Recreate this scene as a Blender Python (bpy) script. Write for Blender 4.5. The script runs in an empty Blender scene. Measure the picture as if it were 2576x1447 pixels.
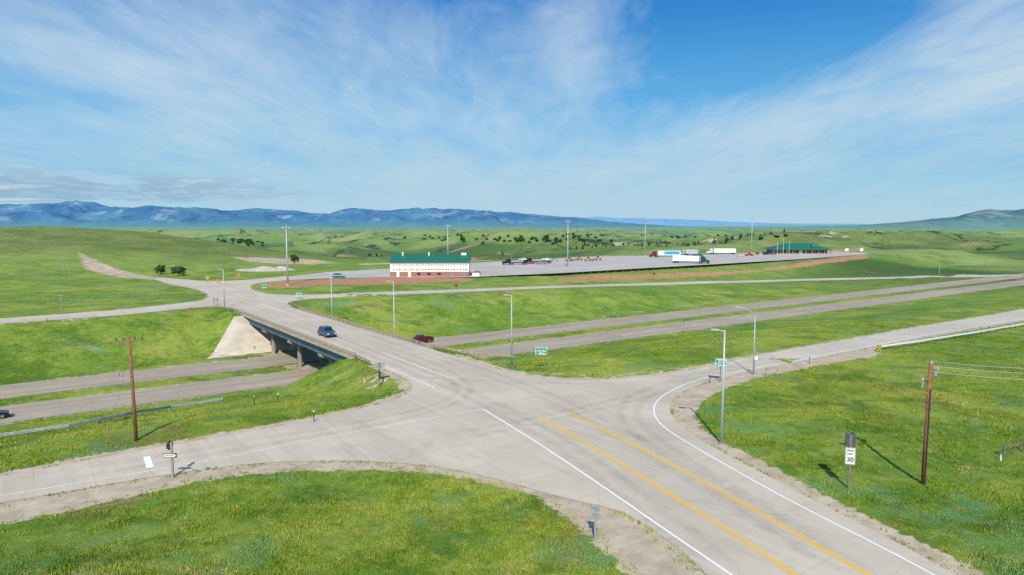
import bpy, bmesh, math, random
import numpy as np
from mathutils import Vector, Matrix, geometry
random.seed(7); RNG=np.random.default_rng(11)
C=bpy.context.scene.collection
# ------------------------------------------------------------------ camera
F=1717.0; HZ=568.0; CAMH=20.0
PITCH=math.atan((723.5-HZ)/F)
cam=bpy.data.cameras.new("camera"); co=bpy.data.objects.new("camera",cam); C.objects.link(co)
cam.sensor_width=36; cam.lens=36*F/2576; cam.clip_end=80000; cam.clip_start=0.5
co.location=(0,0,CAMH); co.rotation_euler=(math.radians(90)-PITCH,0,0)
bpy.context.scene.camera=co
# ------------------------------------------------------------------ frames
ANG=math.radians(35.84); CA,SA=math.cos(ANG),math.sin(ANG)
BC=47.1
def st(s,t): return (CA*s-SA*t, SA*s+CA*t)
def to_st(x,y): return CA*x+SA*y, -SA*x+CA*y
def ss(a,b,x):
    k=np.clip((x-a)/(b-a),0,1); return k*k*(3-2*k)
def hsh(i,j,sd):
    n=(i*374761393+j*668265263+sd*982451653)&0xffffffff
    n=((n^(n>>13))*1274126177)&0xffffffff
    return ((n^(n>>16))&0xffff)/65535.0
def vn(x,y,sd=0):
    xi=np.floor(x).astype(np.int64); yi=np.floor(y).astype(np.int64)
    fx=x-xi; fy=y-yi; fx=fx*fx*(3-2*fx); fy=fy*fy*(3-2*fy)
    a=hsh(xi,yi,sd);b=hsh(xi+1,yi,sd);c=hsh(xi,yi+1,sd);d=hsh(xi+1,yi+1,sd)
    return (a*(1-fx)+b*fx)*(1-fy)+(c*(1-fx)+d*fx)*fy
def fbm(x,y,sd=0,o=4):
    r=0;a=.5;t=0
    for k in range(o):
        r=r+a*vn(x,y,sd+k);t+=a;x=x*2.03+3.1;y=y*2.03+1.7;a*=.5
    return r/t*2-1
def ray(px,py):
    u=(px-1288)/F; v=(723.5-py)/F
    return u, math.cos(PITCH)+v*math.sin(PITCH), v*math.cos(PITCH)-math.sin(PITCH)
def S0(px,py,z=0.0):
    if px=='st': return st(py,z)
    dx,dy,dz=ray(px,py); k=(z-CAMH)/dz
    return (dx*k,dy*k)
def smooth_poly(P,closed=True,it=2,cut=2.5):
    for _ in range(it):
        Q=[];n=len(P)
        for i in range(n if closed else n-1):
            a=np.array(P[i]);b=np.array(P[(i+1)%n]);L=np.linalg.norm(b-a)
            c=min(.25*L,cut)/max(L,1e-6)
            if not closed and i==0: Q.append(tuple(a))
            else: Q.append(tuple(a+(b-a)*c))
            if not closed and i==n-2: Q.append(tuple(b))
            else: Q.append(tuple(b-(b-a)*c))
        P=Q; cut*=.5
    return P
MAIN_PX=[(2560,1515),(2400,1447),(2300,1387),(2050,1262),(1900,1182),(1760,1108),(1700,1062),(1683,1035),(1688,1008),(1720,983),(1790,957),(1900,933),(1985,916),
(1880,900),(1840,908),(1760,927),(1700,938),(1640,948),(1560,955),(1480,958),(1400,955),(1310,944),(1240,926),(1192,909),('st',53.5,91),('st',53.5,169),(722,760),(760,754),(820,750),(880,747),
(850,739),(760,742),(700,742),(660,738),(632,728),(628,718),(650,712),(730,704),(730,694),(600,706),(520,708),(450,702),(400,699),(385,702),(430,716),(490,727),(522,738),(527,748),(505,758),(440,765),(300,780),(0,802),(-150,812),
(-150,825),(0,815),(300,794),(480,775),(540,770),(590,776),('st',40.7,167),('st',40.7,91),(985,937),(1028,957),(1040,975),(1025,993),(965,1015),(800,1055),(480,1112),(250,1152),(0,1200),(-200,1234),
(-200,1300),(0,1266),(200,1232),(350,1206),(500,1183),(640,1166),(770,1160),(900,1160),(1020,1166),(1120,1178),(1240,1202),(1350,1235),(1470,1265),(1560,1285),(1620,1320),(1700,1372),(1780,1447),(1850,1515)]
MAIN=smooth_poly([S0(*p) for p in MAIN_PX])
LOT=smooth_poly([S0(*p) for p in [(716,706),(800,701),(980,698),(1180,698),(1300,692),(1400,688),(1600,676),(1800,665),(2000,653),(2175,640),(2190,637),(2100,632.5),(1900,636),(1830,638),(1700,642),(1500,645),(1400,650),(1250,658),(1180,662),(980,676),(860,682),(780,689),(716,697)]],it=1)
SAND=smooth_poly([S0(*p) for p in [(-200,1296),(0,1262),(200,1228),(350,1202),(500,1180),(640,1163),(900,1158),(1120,1176),(1350,1233),(1565,1283),(1700,1368),(1800,1460),(1850,1515),(1640,1515),(1580,1447),(1515,1372),(1430,1298),(1340,1240),(1200,1201),(1000,1181),(700,1184),(500,1210),(250,1268),(0,1322),(-200,1370)]])
def seg_dist(X,Y,P,closed=True):
    d=np.full(X.shape,1e9)
    n=len(P)
    for i in range(n if closed else n-1):
        ax,ay=P[i];bx,by=P[(i+1)%n];ex,ey=bx-ax,by-ay;L=ex*ex+ey*ey+1e-9
        k=np.clip(((X-ax)*ex+(Y-ay)*ey)/L,0,1)
        d=np.minimum(d,(X-ax-k*ex)**2+(Y-ay-k*ey)**2)
    return np.sqrt(d)
def inside(X,Y,P):
    r=np.zeros(X.shape,bool);n=len(P)
    for i in range(n):
        ax,ay=P[i];bx,by=P[(i+1)%n]
        if ay==by: continue
        c=((ay>Y)!=(by>Y))&(X<(bx-ax)*(Y-ay)/(by-ay)+ax); r^=c
    return r
def sd(X,Y,P):
    out=np.full(X.shape,300.0)
    a=np.array(P);m=(X>a[:,0].min()-90)&(X<a[:,0].max()+90)&(Y>a[:,1].min()-90)&(Y<a[:,1].max()+90)
    if m.any():
        x=X[m];y=Y[m];d=seg_dist(x,y,P);d=np.where(inside(x,y,P),-d,d);out[m]=d
    return out
def gz(X,Y,x0,y0,sx,sy,a): return a*np.exp(-((X-x0)/sx)**2/2-((Y-y0)/sy)**2/2)
def H(X,Y,sdm=None):
    X=np.asarray(X,float);Y=np.asarray(Y,float)
    s,t=to_st(X,Y);r=np.hypot(X,Y)
    zn=-4*ss(92,270,s);zf=-7*ss(78,310,s)
    def lin(a,b,x):
        k=np.clip((x-a)/(b-a),0,1);return .55*k+.45*k*k*(3-2*k)
    near=zn+(-7-zn)*lin(73,112,t)
    far=-7+(zf+7)*lin(147,174,t)
    far2=zf+(0-zf)*ss(196,238,t)
    z=np.where(t<112,near,np.where(t<147,-7.0,np.where(t<190,far,far2)))
    ds=np.maximum(np.abs(s-BC)-8.6,0)
    c1=-.5*np.hypot(ds,np.maximum(t-97,0)); c2=-.5*np.hypot(ds,np.maximum(160.5-t,0))
    z=np.where((t<129)&(t>20),np.maximum(z,c1),z); z=np.where((t>=129)&(t<220),np.maximum(z,c2),z)
    if sdm is None:
        sdm=np.minimum(sd(X,Y,MAIN),sd(X,Y,LOT))
    offc=ss(0,14,np.maximum(112-t,t-147))
    rampn=ss(2,10,np.where(s>88,np.maximum(52-t,t-70),20))
    rampf=ss(2,10,np.where(s>70,np.maximum(156-t,t-196),20))
    hm=ss(6,70,sdm)*offc*rampf
    g=lambda *a: gz(X,Y,*a)
    rough=fbm(X/38,Y/38,5,4);gul=1-np.abs(fbm(X/55,Y/90,15,4))*2
    hills=g(-270,430,100,70,17.0)*(1+.16*(gul-.5))+g(-480,470,120,100,14)+g(-215,318,42,36,4.5)+g(-330,330,60,40,4)
    hills=hills-g(-60,560,170,110,9)-g(330,760,60,60,7)-g(-200,620,200,70,6)
    hills=hills+g(560,900,260,200,13)*(1+.2*gul)+g(820,760,200,170,9)+g(520,560,90,50,5)
    hills=hills+g(225,930,150,70,10)*(1+.5*rough)+g(40,1050,160,60,8)*(1+.5*rough)+g(-130,800,110,60,5)*(1+.4*rough)
    fb=fbm(X/230,Y/300,21,4);rg2=1-np.abs(fbm(X/190,Y/260,121,4))*2
    hills=hills+ss(470,900,r)*(fb*30-8+(rg2-.6)*10)*(1-.45*ss(2500,9000,r))+fbm(X/85,Y/100,31,4)*6.0*ss(330,700,r)
    hills=hills+fbm(X/1900,Y/1900,51,3)*20*ss(1600,4200,r)
    cap=np.maximum(19.5-.0032*r,8);hills=np.where(r>600,cap-np.logaddexp(0,(cap-hills)/2.5)*2.5,hills)
    z=z+hm*hills
    und=ss(1.5,12,sdm)*offc*rampn*rampf
    z=z+und*(fbm(X/17,Y/17,3,3)*.38)*(r<1500)
    b1=ss(3,12,sdm)*np.exp(-((t-95)/9)**2)*fbm(X/14,Y/14,9,3)*.9
    z=z+b1*((s<36)|(s>64))
    z=z+np.exp(-((t-161)/7)**2)*fbm(X/13,Y/16,19,3)*1.3*((s<28)|(s>66))
    return z
def Hs(x,y): return float(H(np.array([x]),np.array([y]))[0])
RR=np.concatenate([np.linspace(22,420,1400),np.geomspace(421,9000,900)])
def SH(px,py,rmin=0):
    dx,dy,dz=ray(px,py);rr=RR[RR>rmin];X=dx*rr;Y=dy*rr;Z=CAMH+dz*rr
    hh=H(X,Y);b=np.nonzero(Z<hh)[0]
    i=b[0] if len(b) else len(rr)-1
    if i>0:
        g0=Z[i-1]-hh[i-1];g1=hh[i]-Z[i];k=g0/(g0+g1+1e-9);r=rr[i-1]+(rr[i]-rr[i-1])*k
    else: r=rr[0]
    x,y=dx*r,dy*r
    return (x,y,Hs(x,y))
# ------------------------------------------------------------------ nodes / materials
class NT:
    def __init__(s,t): s.t=t
    def n(s,ty,**k):
        nd=s.t.nodes.new(ty)
        for a,b in k.items():
            if a.startswith('i_'): nd.inputs[a[2:].replace('_',' ')].default_value=b
            else: setattr(nd,a,b)
        return nd
    def l(s,a,b): s.t.links.new(a,b)
    def v(s,x,sock):
        if isinstance(x,(int,float,tuple,list)): sock.default_value=x
        else: s.l(x,sock)
    def m(s,op,a,b=0.0,c=None,clamp=False):
        nd=s.t.nodes.new('ShaderNodeMath');nd.operation=op;nd.use_clamp=clamp
        s.v(a,nd.inputs[0]);s.v(b,nd.inputs[1])
        if c is not None: s.v(c,nd.inputs[2])
        return nd.outputs[0]
    def mix(s,f,a,b,bt='MIX'):
        nd=s.t.nodes.new('ShaderNodeMix');nd.data_type='RGBA';nd.blend_type=bt
        s.v(f,nd.inputs[0])
        for x,k in ((a,6),(b,7)):
            if isinstance(x,(tuple,list)) and len(x)==3:x=(*x,1)
            s.v(x,nd.inputs[k])
        return nd.outputs[2]
    def mr(s,x,a,b,c=0.0,d=1.0,smooth=True):
        nd=s.t.nodes.new('ShaderNodeMapRange');nd.interpolation_type='SMOOTHSTEP' if smooth else 'LINEAR'
        s.v(x,nd.inputs[0]);
        for i,q in enumerate((a,b,c,d)): s.v(q,nd.inputs[i+1])
        return nd.outputs[0]
    def noise(s,vec,sc,det=4,rough=.55,dist=0.0):
        nd=s.t.nodes.new('ShaderNodeTexNoise');s.l(vec,nd.inputs['Vector'])
        nd.inputs['Scale'].default_value=sc;nd.inputs['Detail'].default_value=det;nd.inputs['Roughness'].default_value=rough;nd.inputs['Distortion'].default_value=dist
        return nd.outputs['Fac']
    def mapv(s,vec,scale=(1,1,1),rot=(0,0,0)):
        nd=s.t.nodes.new('ShaderNodeMapping');s.l(vec,nd.inputs[0]);nd.inputs['Rotation'].default_value=rot;nd.inputs['Scale'].default_value=scale
        return nd.outputs[0]
def newmat(name):
    m=bpy.data.materials.new(name);m.use_nodes=True
    nt=NT(m.node_tree);b=m.node_tree.nodes['Principled BSDF']
    return m,nt,b
def simple(name,col,rough=.6,metal=0,var=.12,scale=3.0,spec=.4):
    m,nt,b=newmat(name)
    tc=nt.n('ShaderNodeTexCoord').outputs['Object']
    f=nt.noise(tc,scale,5,.6)
    lo=tuple(c*(1-var) for c in col);hi=tuple(min(1,c*(1+var)) for c in col)
    nt.l(nt.mix(nt.mr(f,.3,.7),lo,hi),b.inputs['Base Color'])
    b.inputs['Roughness'].default_value=rough;b.inputs['Metallic'].default_value=metal
    b.inputs['Specular IOR Level'].default_value=spec
    return m
M={}
def mat(k,*a,**kw):
    if k not in M: M[k]=simple(k,*a,**kw)
    return M[k]
def grass_color(nt,pos):
    n1=nt.noise(pos,.030,4,.6);n2=nt.noise(nt.mapv(pos,(1,1.5,1)),.11,6,.65,.4);n3=nt.noise(pos,.9,6,.7);n4=nt.noise(pos,9.0,3,.7)
    c=nt.mix(nt.mr(n1,.40,.60),(.150,.255,.026),(.275,.340,.046))
    c=nt.mix(nt.m('MULTIPLY',nt.mr(n2,.46,.64),.80),c,(.080,.170,.018))
    c=nt.mix(nt.m('MULTIPLY',nt.mr(n2,.47,.32),.6),c,(.31,.355,.068))
    c=nt.mix(nt.m('MULTIPLY',nt.mr(n3,.45,.75),.65),c,(.35,.370,.105))
    c=nt.mix(nt.m('MULTIPLY',nt.mr(n3,.50,.28),.65),c,(.070,.135,.018))
    n5=nt.noise(nt.mapv(pos,(1,1.7,1),(0,0,.6)),.085,7,.75,.8)
    c=nt.mix(nt.m('MULTIPLY',nt.mr(n5,.545,.67),.70),c,(.42,.375,.160))
    n6=nt.noise(nt.mapv(pos,(1.3,1,1),(0,0,1.6)),.055,7,.72,.5)
    c=nt.mix(nt.m('MULTIPLY',nt.mr(n6,.57,.68),.5),c,(.21,.145,.058))
    n7=nt.noise(nt.mapv(pos,(1,1,1),(0,.4,2.6)),.10,5,.65)
    c=nt.mix(nt.m('MULTIPLY',nt.mr(n7,.54,.66),.6),c,(.15,.290,.115))
    n8=nt.noise(nt.mapv(pos,(1.2,1,1),(0,.9,.6)),.045,6,.7,.4)
    c=nt.mix(nt.m('MULTIPLY',nt.mr(n8,.54,.66),.5),c,(.065,.135,.014))
    c=nt.mix(nt.m('MULTIPLY',nt.mr(n4,.35,.72),.45),c,nt.mix(1.0,c,(1.4,1.35,1.4),'MULTIPLY'))
    c=nt.mix(nt.m('MULTIPLY',nt.mr(n4,.5,.28),.65),c,nt.mix(1.0,c,(.48,.52,.5),'MULTIPLY'))
    return c
def terrain_mat():
    m,nt,b=newmat("prairie_ground")
    pos=nt.n('ShaderNodeNewGeometry').outputs['Position']
    g=grass_color(nt,pos)
    at=nt.n('ShaderNodeAttribute',attribute_name='cover')
    sp=nt.n('ShaderNodeSeparateColor');nt.l(at.outputs['Color'],sp.inputs[0])
    at2=nt.n('ShaderNodeAttribute',attribute_name='relief')
    s2=nt.n('ShaderNodeSeparateColor');nt.l(at2.outputs['Color'],s2.inputs[0])
    edge=nt.noise(pos,1.0,7,.75);edge2=nt.noise(pos,.25,4,.6)
    e=nt.m('ADD',nt.m('MULTIPLY',nt.m('SUBTRACT',edge,.5),2.1),nt.m('MULTIPLY',nt.m('SUBTRACT',edge2,.5),1.0))
    gr=nt.mr(nt.m('ADD',sp.outputs[0],e),.40,.62)
    sand=nt.mix(nt.mr(nt.noise(pos,.5,7,.75),.34,.66),(.42,.325,.215),(.60,.495,.36))
    sand=nt.mix(nt.m('MULTIPLY',nt.mr(nt.noise(pos,4,5,.8),.50,.66),.5),sand,(.31,.24,.16))
    ln=nt.n('ShaderNodeVectorMath',operation='LENGTH');nt.l(pos,ln.inputs[0]);r=ln.outputs['Value']
    f1=nt.noise(nt.mapv(pos,(1,.5,1)),.0052,6,.65,.3);f2=nt.noise(pos,.035,7,.75);f3=nt.noise(nt.mapv(pos,(1,.6,1)),.0023,5,.6)
    farc=nt.mix(nt.mr(f1,.42,.58),(.135,.235,.044),(.245,.310,.080))
    farc=nt.mix(nt.m('MULTIPLY',nt.mr(f3,.50,.60),.5),farc,(.14,.275,.070))
    rel_shade=s2.outputs[1]  # painted fold shading: hollows darker, crests paler, as frontal sun shades them weakly
    farc=nt.mix(nt.m('MULTIPLY',nt.mr(rel_shade,.50,.20),.80),farc,(.045,.095,.026))
    farc=nt.mix(nt.m('MULTIPLY',nt.mr(rel_shade,.60,.85),.65),farc,(.28,.34,.11))
    farc=nt.mix(nt.m('MULTIPLY',nt.mr(f2,.51,.66),.6),farc,(.065,.110,.034))
    farc=nt.mix(nt.m('MULTIPLY',nt.mr(nt.noise(pos,.013,7,.75,.5),.555,.64),.8),farc,(.40,.26,.16))
    farc=nt.mix(nt.m('MULTIPLY',nt.mr(nt.noise(pos,.28,4,.8),.58,.66),.6),farc,(.035,.062,.022))
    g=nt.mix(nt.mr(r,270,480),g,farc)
    # sagebrush slopes
    sb=nt.mix(nt.mr(nt.noise(pos,.06,7,.75),.40,.60),(.125,.180,.040),(.215,.255,.070))
    sb=nt.mix(nt.m('MULTIPLY',nt.mr(nt.noise(pos,.020,5,.7,.5),.55,.65),.5),sb,(.23,.170,.085))
    sb=nt.mix(nt.m('MULTIPLY',nt.mr(nt.noise(pos,.42,4,.8),.50,.60),.7),sb,(.050,.085,.030))
    g=nt.mix(nt.m('MULTIPLY',nt.mr(nt.m('ADD',s2.outputs[0],nt.m('MULTIPLY',nt.m('SUBTRACT',f2,.5),.8)),.2,.6),.85),g,sb)
    dr=nt.noise(nt.mapv(pos,(1,.42,1),(0,0,.25)),.0042,7,.6,1.0)
    dd=nt.m('ABSOLUTE',nt.m('SUBTRACT',dr,.5))
    g=nt.mix(nt.m('MULTIPLY',nt.m('MULTIPLY',nt.mr(dd,.018,.005),nt.mr(nt.noise(pos,.02,5,.7),.42,.55)),nt.mr(r,650,950)),g,(.020,.045,.022))
    c=nt.mix(gr,g,sand)
    red=nt.mix(nt.mr(nt.noise(pos,.5,6,.7),.3,.7),(.44,.165,.085),(.50,.30,.18))
    c=nt.mix(nt.mr(nt.m('ADD',sp.outputs[1],e),.45,.6),c,red)
    pale=nt.mix(nt.mr(nt.noise(pos,.25,7,.75),.35,.65),(.38,.28,.17),(.60,.50,.38))
    c=nt.mix(nt.mr(nt.m('ADD',sp.outputs[2],nt.m('MULTIPLY',e,.8)),.45,.6),c,pale)
    c=nt.mix(nt.mr(r,600,6000,0,.84,False),c,(.150,.300,.245))  # aerial haze baked into the base colour by distance from the origin
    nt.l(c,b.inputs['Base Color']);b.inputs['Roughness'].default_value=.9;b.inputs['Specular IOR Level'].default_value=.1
    bp=nt.n('ShaderNodeBump',i_Distance=.25);nt.l(nt.mr(gr,0,1,.9,.40),bp.inputs['Strength']);nt.l(nt.noise(pos,4.5,5,.7),bp.inputs['Height']);nt.l(bp.outputs[0],b.inputs['Normal'])
    return m
def road_mat(name,base,along,joint=True,dark=.84,wear=.5):
    m,nt,b=newmat(name)
    pos=nt.n('ShaderNodeNewGeometry').outputs['Position']
    loc=nt.mapv(pos,(1,1,1),(0,0,-ANG))
    n1=nt.noise(pos,.06,5,.6);n2=nt.noise(pos,.35,7,.75,.3);n3=nt.noise(pos,7,5,.8)
    c=nt.mix(nt.mr(n1,.38,.62),tuple(x*.89 for x in base),tuple(x*1.08 for x in base))
    c=nt.mix(nt.m('MULTIPLY',nt.mr(n2,.45,.72),.55),c,(base[0]*.86,base[1]*.80,base[2]*.71))
    sc=(.45,.012,1) if along=='t' else (.012,.45,1)
    st1=nt.noise(nt.mapv(loc,sc),1.0,5,.6)
    c=nt.mix(nt.m('MULTIPLY',nt.mr(st1,.48,.62),wear),c,tuple(x*dark for x in base))
    st2=nt.noise(nt.mapv(loc,(sc[0]*2.2,sc[1]*2.2,1)),1.0,6,.65)
    c=nt.mix(nt.m('MULTIPLY',nt.mr(st2,.52,.68),.45),c,tuple(x*1.15 for x in base))
    c=nt.mix(nt.m('MULTIPLY',nt.mr(n3,.35,.7),.3),c,tuple(x*.80 for x in base))
    n5=nt.noise(nt.mapv(loc,(.9,.14,1) if along=='t' else (.14,.9,1)),.8,7,.7,.6)
    c=nt.mix(nt.m('MULTIPLY',nt.mr(n5,.57,.70),.42),c,tuple(x*.66 for x in base))
    n6=nt.noise(pos,.16,7,.7,1.2)
    c=nt.mix(nt.m('MULTIPLY',nt.mr(n6,.56,.66),.25),c,(base[0]*.74,base[1]*.71,base[2]*.68))
    vp=nt.n('ShaderNodeTexVoronoi',distance='CHEBYCHEV');nt.l(loc,vp.inputs['Vector']);vp.inputs['Scale'].default_value=.13
    sp=nt.n('ShaderNodeSeparateColor');nt.l(vp.outputs['Color'],sp.inputs[0])
    c=nt.mix(nt.m('MULTIPLY',nt.mr(sp.outputs[0],.2,.9),.14),c,tuple(x*.8 for x in base))
    vo=nt.n('ShaderNodeTexVoronoi',feature='DISTANCE_TO_EDGE');wv=nt.n('ShaderNodeVectorMath',operation='ADD')
    nz=nt.n('ShaderNodeTexNoise');nz.inputs['Scale'].default_value=.6;nz.inputs['Detail'].default_value=6;nt.l(pos,nz.inputs['Vector'])
    nt.l(pos,wv.inputs[0]);nt.l(nz.outputs['Color'],wv.inputs[1]);nt.l(wv.outputs[0],vo.inputs['Vector']);vo.inputs['Scale'].default_value=.15
    c=nt.mix(nt.m('MULTIPLY',nt.mr(vo.outputs['Distance'],.007,.0),.22),c,tuple(x*.45 for x in base))
    if joint:
        br=nt.n('ShaderNodeTexBrick',offset=0.0);nt.l(loc,br.inputs['Vector'])
        br.inputs['Scale'].default_value=1;br.inputs['Brick Width'].default_value=3.9;br.inputs['Row Height'].default_value=5.2;br.inputs['Mortar Size'].default_value=.03
        br.inputs['Color1'].default_value=(1,1,1,1);br.inputs['Color2'].default_value=(.92,.91,.90,1);br.inputs['Mortar'].default_value=(.72,.70,.67,1)
        c=nt.mix(.6,c,nt.mix(1.0,c,br.outputs['Color'],'MULTIPLY'))
    nt.l(c,b.inputs['Base Color']);b.inputs['Roughness'].default_value=.9;b.inputs['Specular IOR Level'].default_value=.15
    return m
def paint_mat(name,col,under,thr=.56):
    m,nt,b=newmat(name)
    pos=nt.n('ShaderNodeNewGeometry').outputs['Position']
    f=nt.m('ADD',nt.m('MULTIPLY',nt.noise(pos,5,5,.75),.7),nt.m('MULTIPLY',nt.noise(pos,.35,3,.6),.3))
    nt.l(nt.mix(nt.mr(f,thr-.06,thr+.08),col,under),b.inputs['Base Color']);b.inputs['Roughness'].default_value=.7
    return m
CONC=(.580,.500,.380)
HC=(.43,.36,.265)
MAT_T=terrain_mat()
MAT_R=road_mat("concrete_pavement",CONC,'t')
MAT_RAMP=road_mat("ramp_concrete",(.575,.505,.400),'s')
MAT_H=road_mat("highway_concrete",HC,'s',True,.68,.8)
MAT_LOT=road_mat("lot_pavement",(.50,.45,.39),'s',False)
W_PAINT=paint_mat("white_paint",(.88,.87,.84),CONC,.60)
W_WORN=paint_mat("worn_white_paint",(.80,.79,.74),CONC,.51)
Y_PAINT=paint_mat("yellow_paint",(.86,.48,.02),CONC,.60)
Y_WORN=paint_mat("worn_yellow_paint",(.68,.45,.13),CONC,.48)
W_HW=paint_mat("highway_white_paint",(.68,.66,.60),HC,.48);Y_HW=paint_mat("highway_yellow_paint",(.52,.37,.14),HC,.48)
def film(name,col,lo,hi,mx):
    m,nt,b=newmat(name);pos=nt.n('ShaderNodeNewGeometry').outputs['Position']
    f=nt.m('ADD',nt.m('MULTIPLY',nt.noise(pos,.5,6,.7),.6),nt.m('MULTIPLY',nt.noise(pos,4,5,.8),.4))
    tc=nt.n('ShaderNodeAttribute',attribute_name='across');sp=nt.n('ShaderNodeSeparateColor');nt.l(tc.outputs['Color'],sp.inputs[0])
    a=nt.m('MULTIPLY',nt.mr(f,lo,hi),nt.m('MULTIPLY',sp.outputs[0],mx))
    b.inputs['Base Color'].default_value=(*col,1);b.inputs['Roughness'].default_value=.9;nt.l(a,b.inputs['Alpha']);return m
TYRE=film("tyre_rubber_film",(.14,.12,.10),.36,.66,.13);LIGHTW=film("bleached_concrete_film",(.74,.69,.60),.42,.60,.45)
# ------------------------------------------------------------------ mesh helpers
def np_mesh(name,V,Fc,mt,smooth=False,k=4):
    me=bpy.data.meshes.new(name);V=np.asarray(V,np.float32);Fc=np.asarray(Fc,np.int32)
    me.vertices.add(len(V));me.vertices.foreach_set('co',V.ravel())
    me.loops.add(Fc.size);me.loops.foreach_set('vertex_index',Fc.ravel())
    me.polygons.add(len(Fc));me.polygons.foreach_set('loop_start',np.arange(0,Fc.size,k,dtype=np.int32));me.polygons.foreach_set('loop_total',np.full(len(Fc),k,np.int32))
    me.polygons.foreach_set('use_smooth',np.full(len(Fc),smooth))
    me.update(calc_edges=True);me.validate()
    o=bpy.data.objects.new(name,me);C.objects.link(o);me.materials.append(mt);return o
class MB:
    def __init__(s): s.v=[];s.f=[]
    def hexa(s,p):
        n=len(s.v);s.v+=[tuple(q) for q in p];s.f+=[tuple(n+i for i in q) for q in ((0,3,2,1),(4,5,6,7),(0,1,5,4),(1,2,6,5),(2,3,7,6),(3,0,4,7))];return s
    def box(s,x0,x1,y0,y1,z0,z1):
        return s.hexa([(x0,y0,z0),(x1,y0,z0),(x1,y1,z0),(x0,y1,z0),(x0,y0,z1),(x1,y0,z1),(x1,y1,z1),(x0,y1,z1)])
    def frus(s,x0,x1,y0,y1,z0,a0,a1,b0,b1,z1):
        return s.hexa([(x0,y0,z0),(x1,y0,z0),(x1,y1,z0),(x0,y1,z0),(a0,b0,z1),(a1,b0,z1),(a1,b1,z1),(a0,b1,z1)])
    def cyl(s,p0,p1,r0,r1=None,n=10):
        r1=r0 if r1 is None else r1;p0=Vector(p0);p1=Vector(p1);d=(p1-p0).normalized()
        a=d.orthogonal().normalized();b=d.cross(a);k=len(s.v)
        for p,r in((p0,r0),(p1,r1)):
            for i in range(n):
                q=2*math.pi*i/n;s.v.append(tuple(p+a*r*math.cos(q)+b*r*math.sin(q)))
        for i in range(n):
            j=(i+1)%n;s.f.append((k+i,k+j,k+n+j,k+n+i))
        s.f.append(tuple(k+i for i in reversed(range(n))));s.f.append(tuple(k+n+i for i in range(n)));return s
    def tube(s,pts,r,n=8,r1=None):
        m=len(pts)-1
        for i in range(m):
            ra=r if r1 is None else r+(r1-r)*i/m;rb=r if r1 is None else r+(r1-r)*(i+1)/m
            s.cyl(pts[i],pts[i+1],ra,rb,n)
        return s
    def prism(s,prof,y0,y1):
        n=len(prof);k=len(s.v)
        s.v+=[(x,y0,z) for x,z in prof]+[(x,y1,z) for x,z in prof]
        for i in range(n):
            j=(i+1)%n;s.f.append((k+i,k+j,k+n+j,k+n+i))
        s.f.append(tuple(k+i for i in reversed(range(n))));s.f.append(tuple(k+n+i for i in range(n)));return s
    def panel(s,q,u0,u1,v0,v1,off=.02):
        q=[Vector(p) for p in q];nrm=(q[1]-q[0]).cross(q[3]-q[0]).normalized()
        def P(u,v): return (q[0]*(1-u)+q[1]*u)*(1-v)+(q[3]*(1-u)+q[2]*u)*v
        b=[P(u0,v0),P(u1,v0),P(u1,v1),P(u0,v1)]
        return s.hexa([p-nrm*.02 for p in b]+[p+nrm*off for p in b])
    def build(s,name,mt,parent=None,bevel=0,smooth=False):
        me=bpy.data.meshes.new(name);me.from_pydata(s.v,[],s.f)
        bm=bmesh.new();bm.from_mesh(me);bmesh.ops.recalc_face_normals(bm,faces=bm.faces);bm.to_mesh(me);bm.free()
        if smooth:
            for p in me.polygons:p.use_smooth=True
        me.materials.append(mt);o=bpy.data.objects.new(name,me);C.objects.link(o)
        if parent:o.parent=parent
        if bevel:
            b=o.modifiers.new('bevel','BEVEL');b.width=bevel;b.segments=2;b.limit_method='ANGLE'
        return o
def thing(name,label,cat,loc,rz=0,group=None,scale=1):
    e=bpy.data.objects.new(name,None);C.objects.link(e);e.empty_display_size=.3
    e.location=loc;e.rotation_euler=(0,0,rz);e.scale=(scale,)*3;e["label"]=label;e["category"]=cat
    if group:e["group"]=group
    return e
def clone(src,loc,rz=None,scale=None,label=None):
    o=src.copy();C.objects.link(o);o.location=loc
    if rz is not None:o.rotation_euler=(0,0,rz)
    if scale is not None:o.scale=(scale,)*3 if isinstance(scale,(int,float)) else scale
    if label:o["label"]=label
    def rec(a,b):
        for ch in list(a.children):
            c=ch.copy();C.objects.link(c);c.parent=b;rec(ch,c)
    rec(src,o);return o
def text_mesh(body,size,name,mt,parent,loc,rot,align='CENTER'):
    cu=bpy.data.curves.new(name,'FONT');cu.body=body;cu.size=size;cu.align_x=align;cu.align_y='CENTER';cu.extrude=.004;cu.offset=size*.025
    o=bpy.data.objects.new(name,cu);C.objects.link(o);bpy.context.view_layer.update()
    me=bpy.data.meshes.new_from_object(o.evaluated_get(bpy.context.evaluated_depsgraph_get()))
    bpy.data.objects.remove(o);me.materials.clear();me.materials.append(mt)
    q=bpy.data.objects.new(name,me);C.objects.link(q);q.parent=parent;q.location=loc;q.rotation_euler=rot;return q
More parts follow.
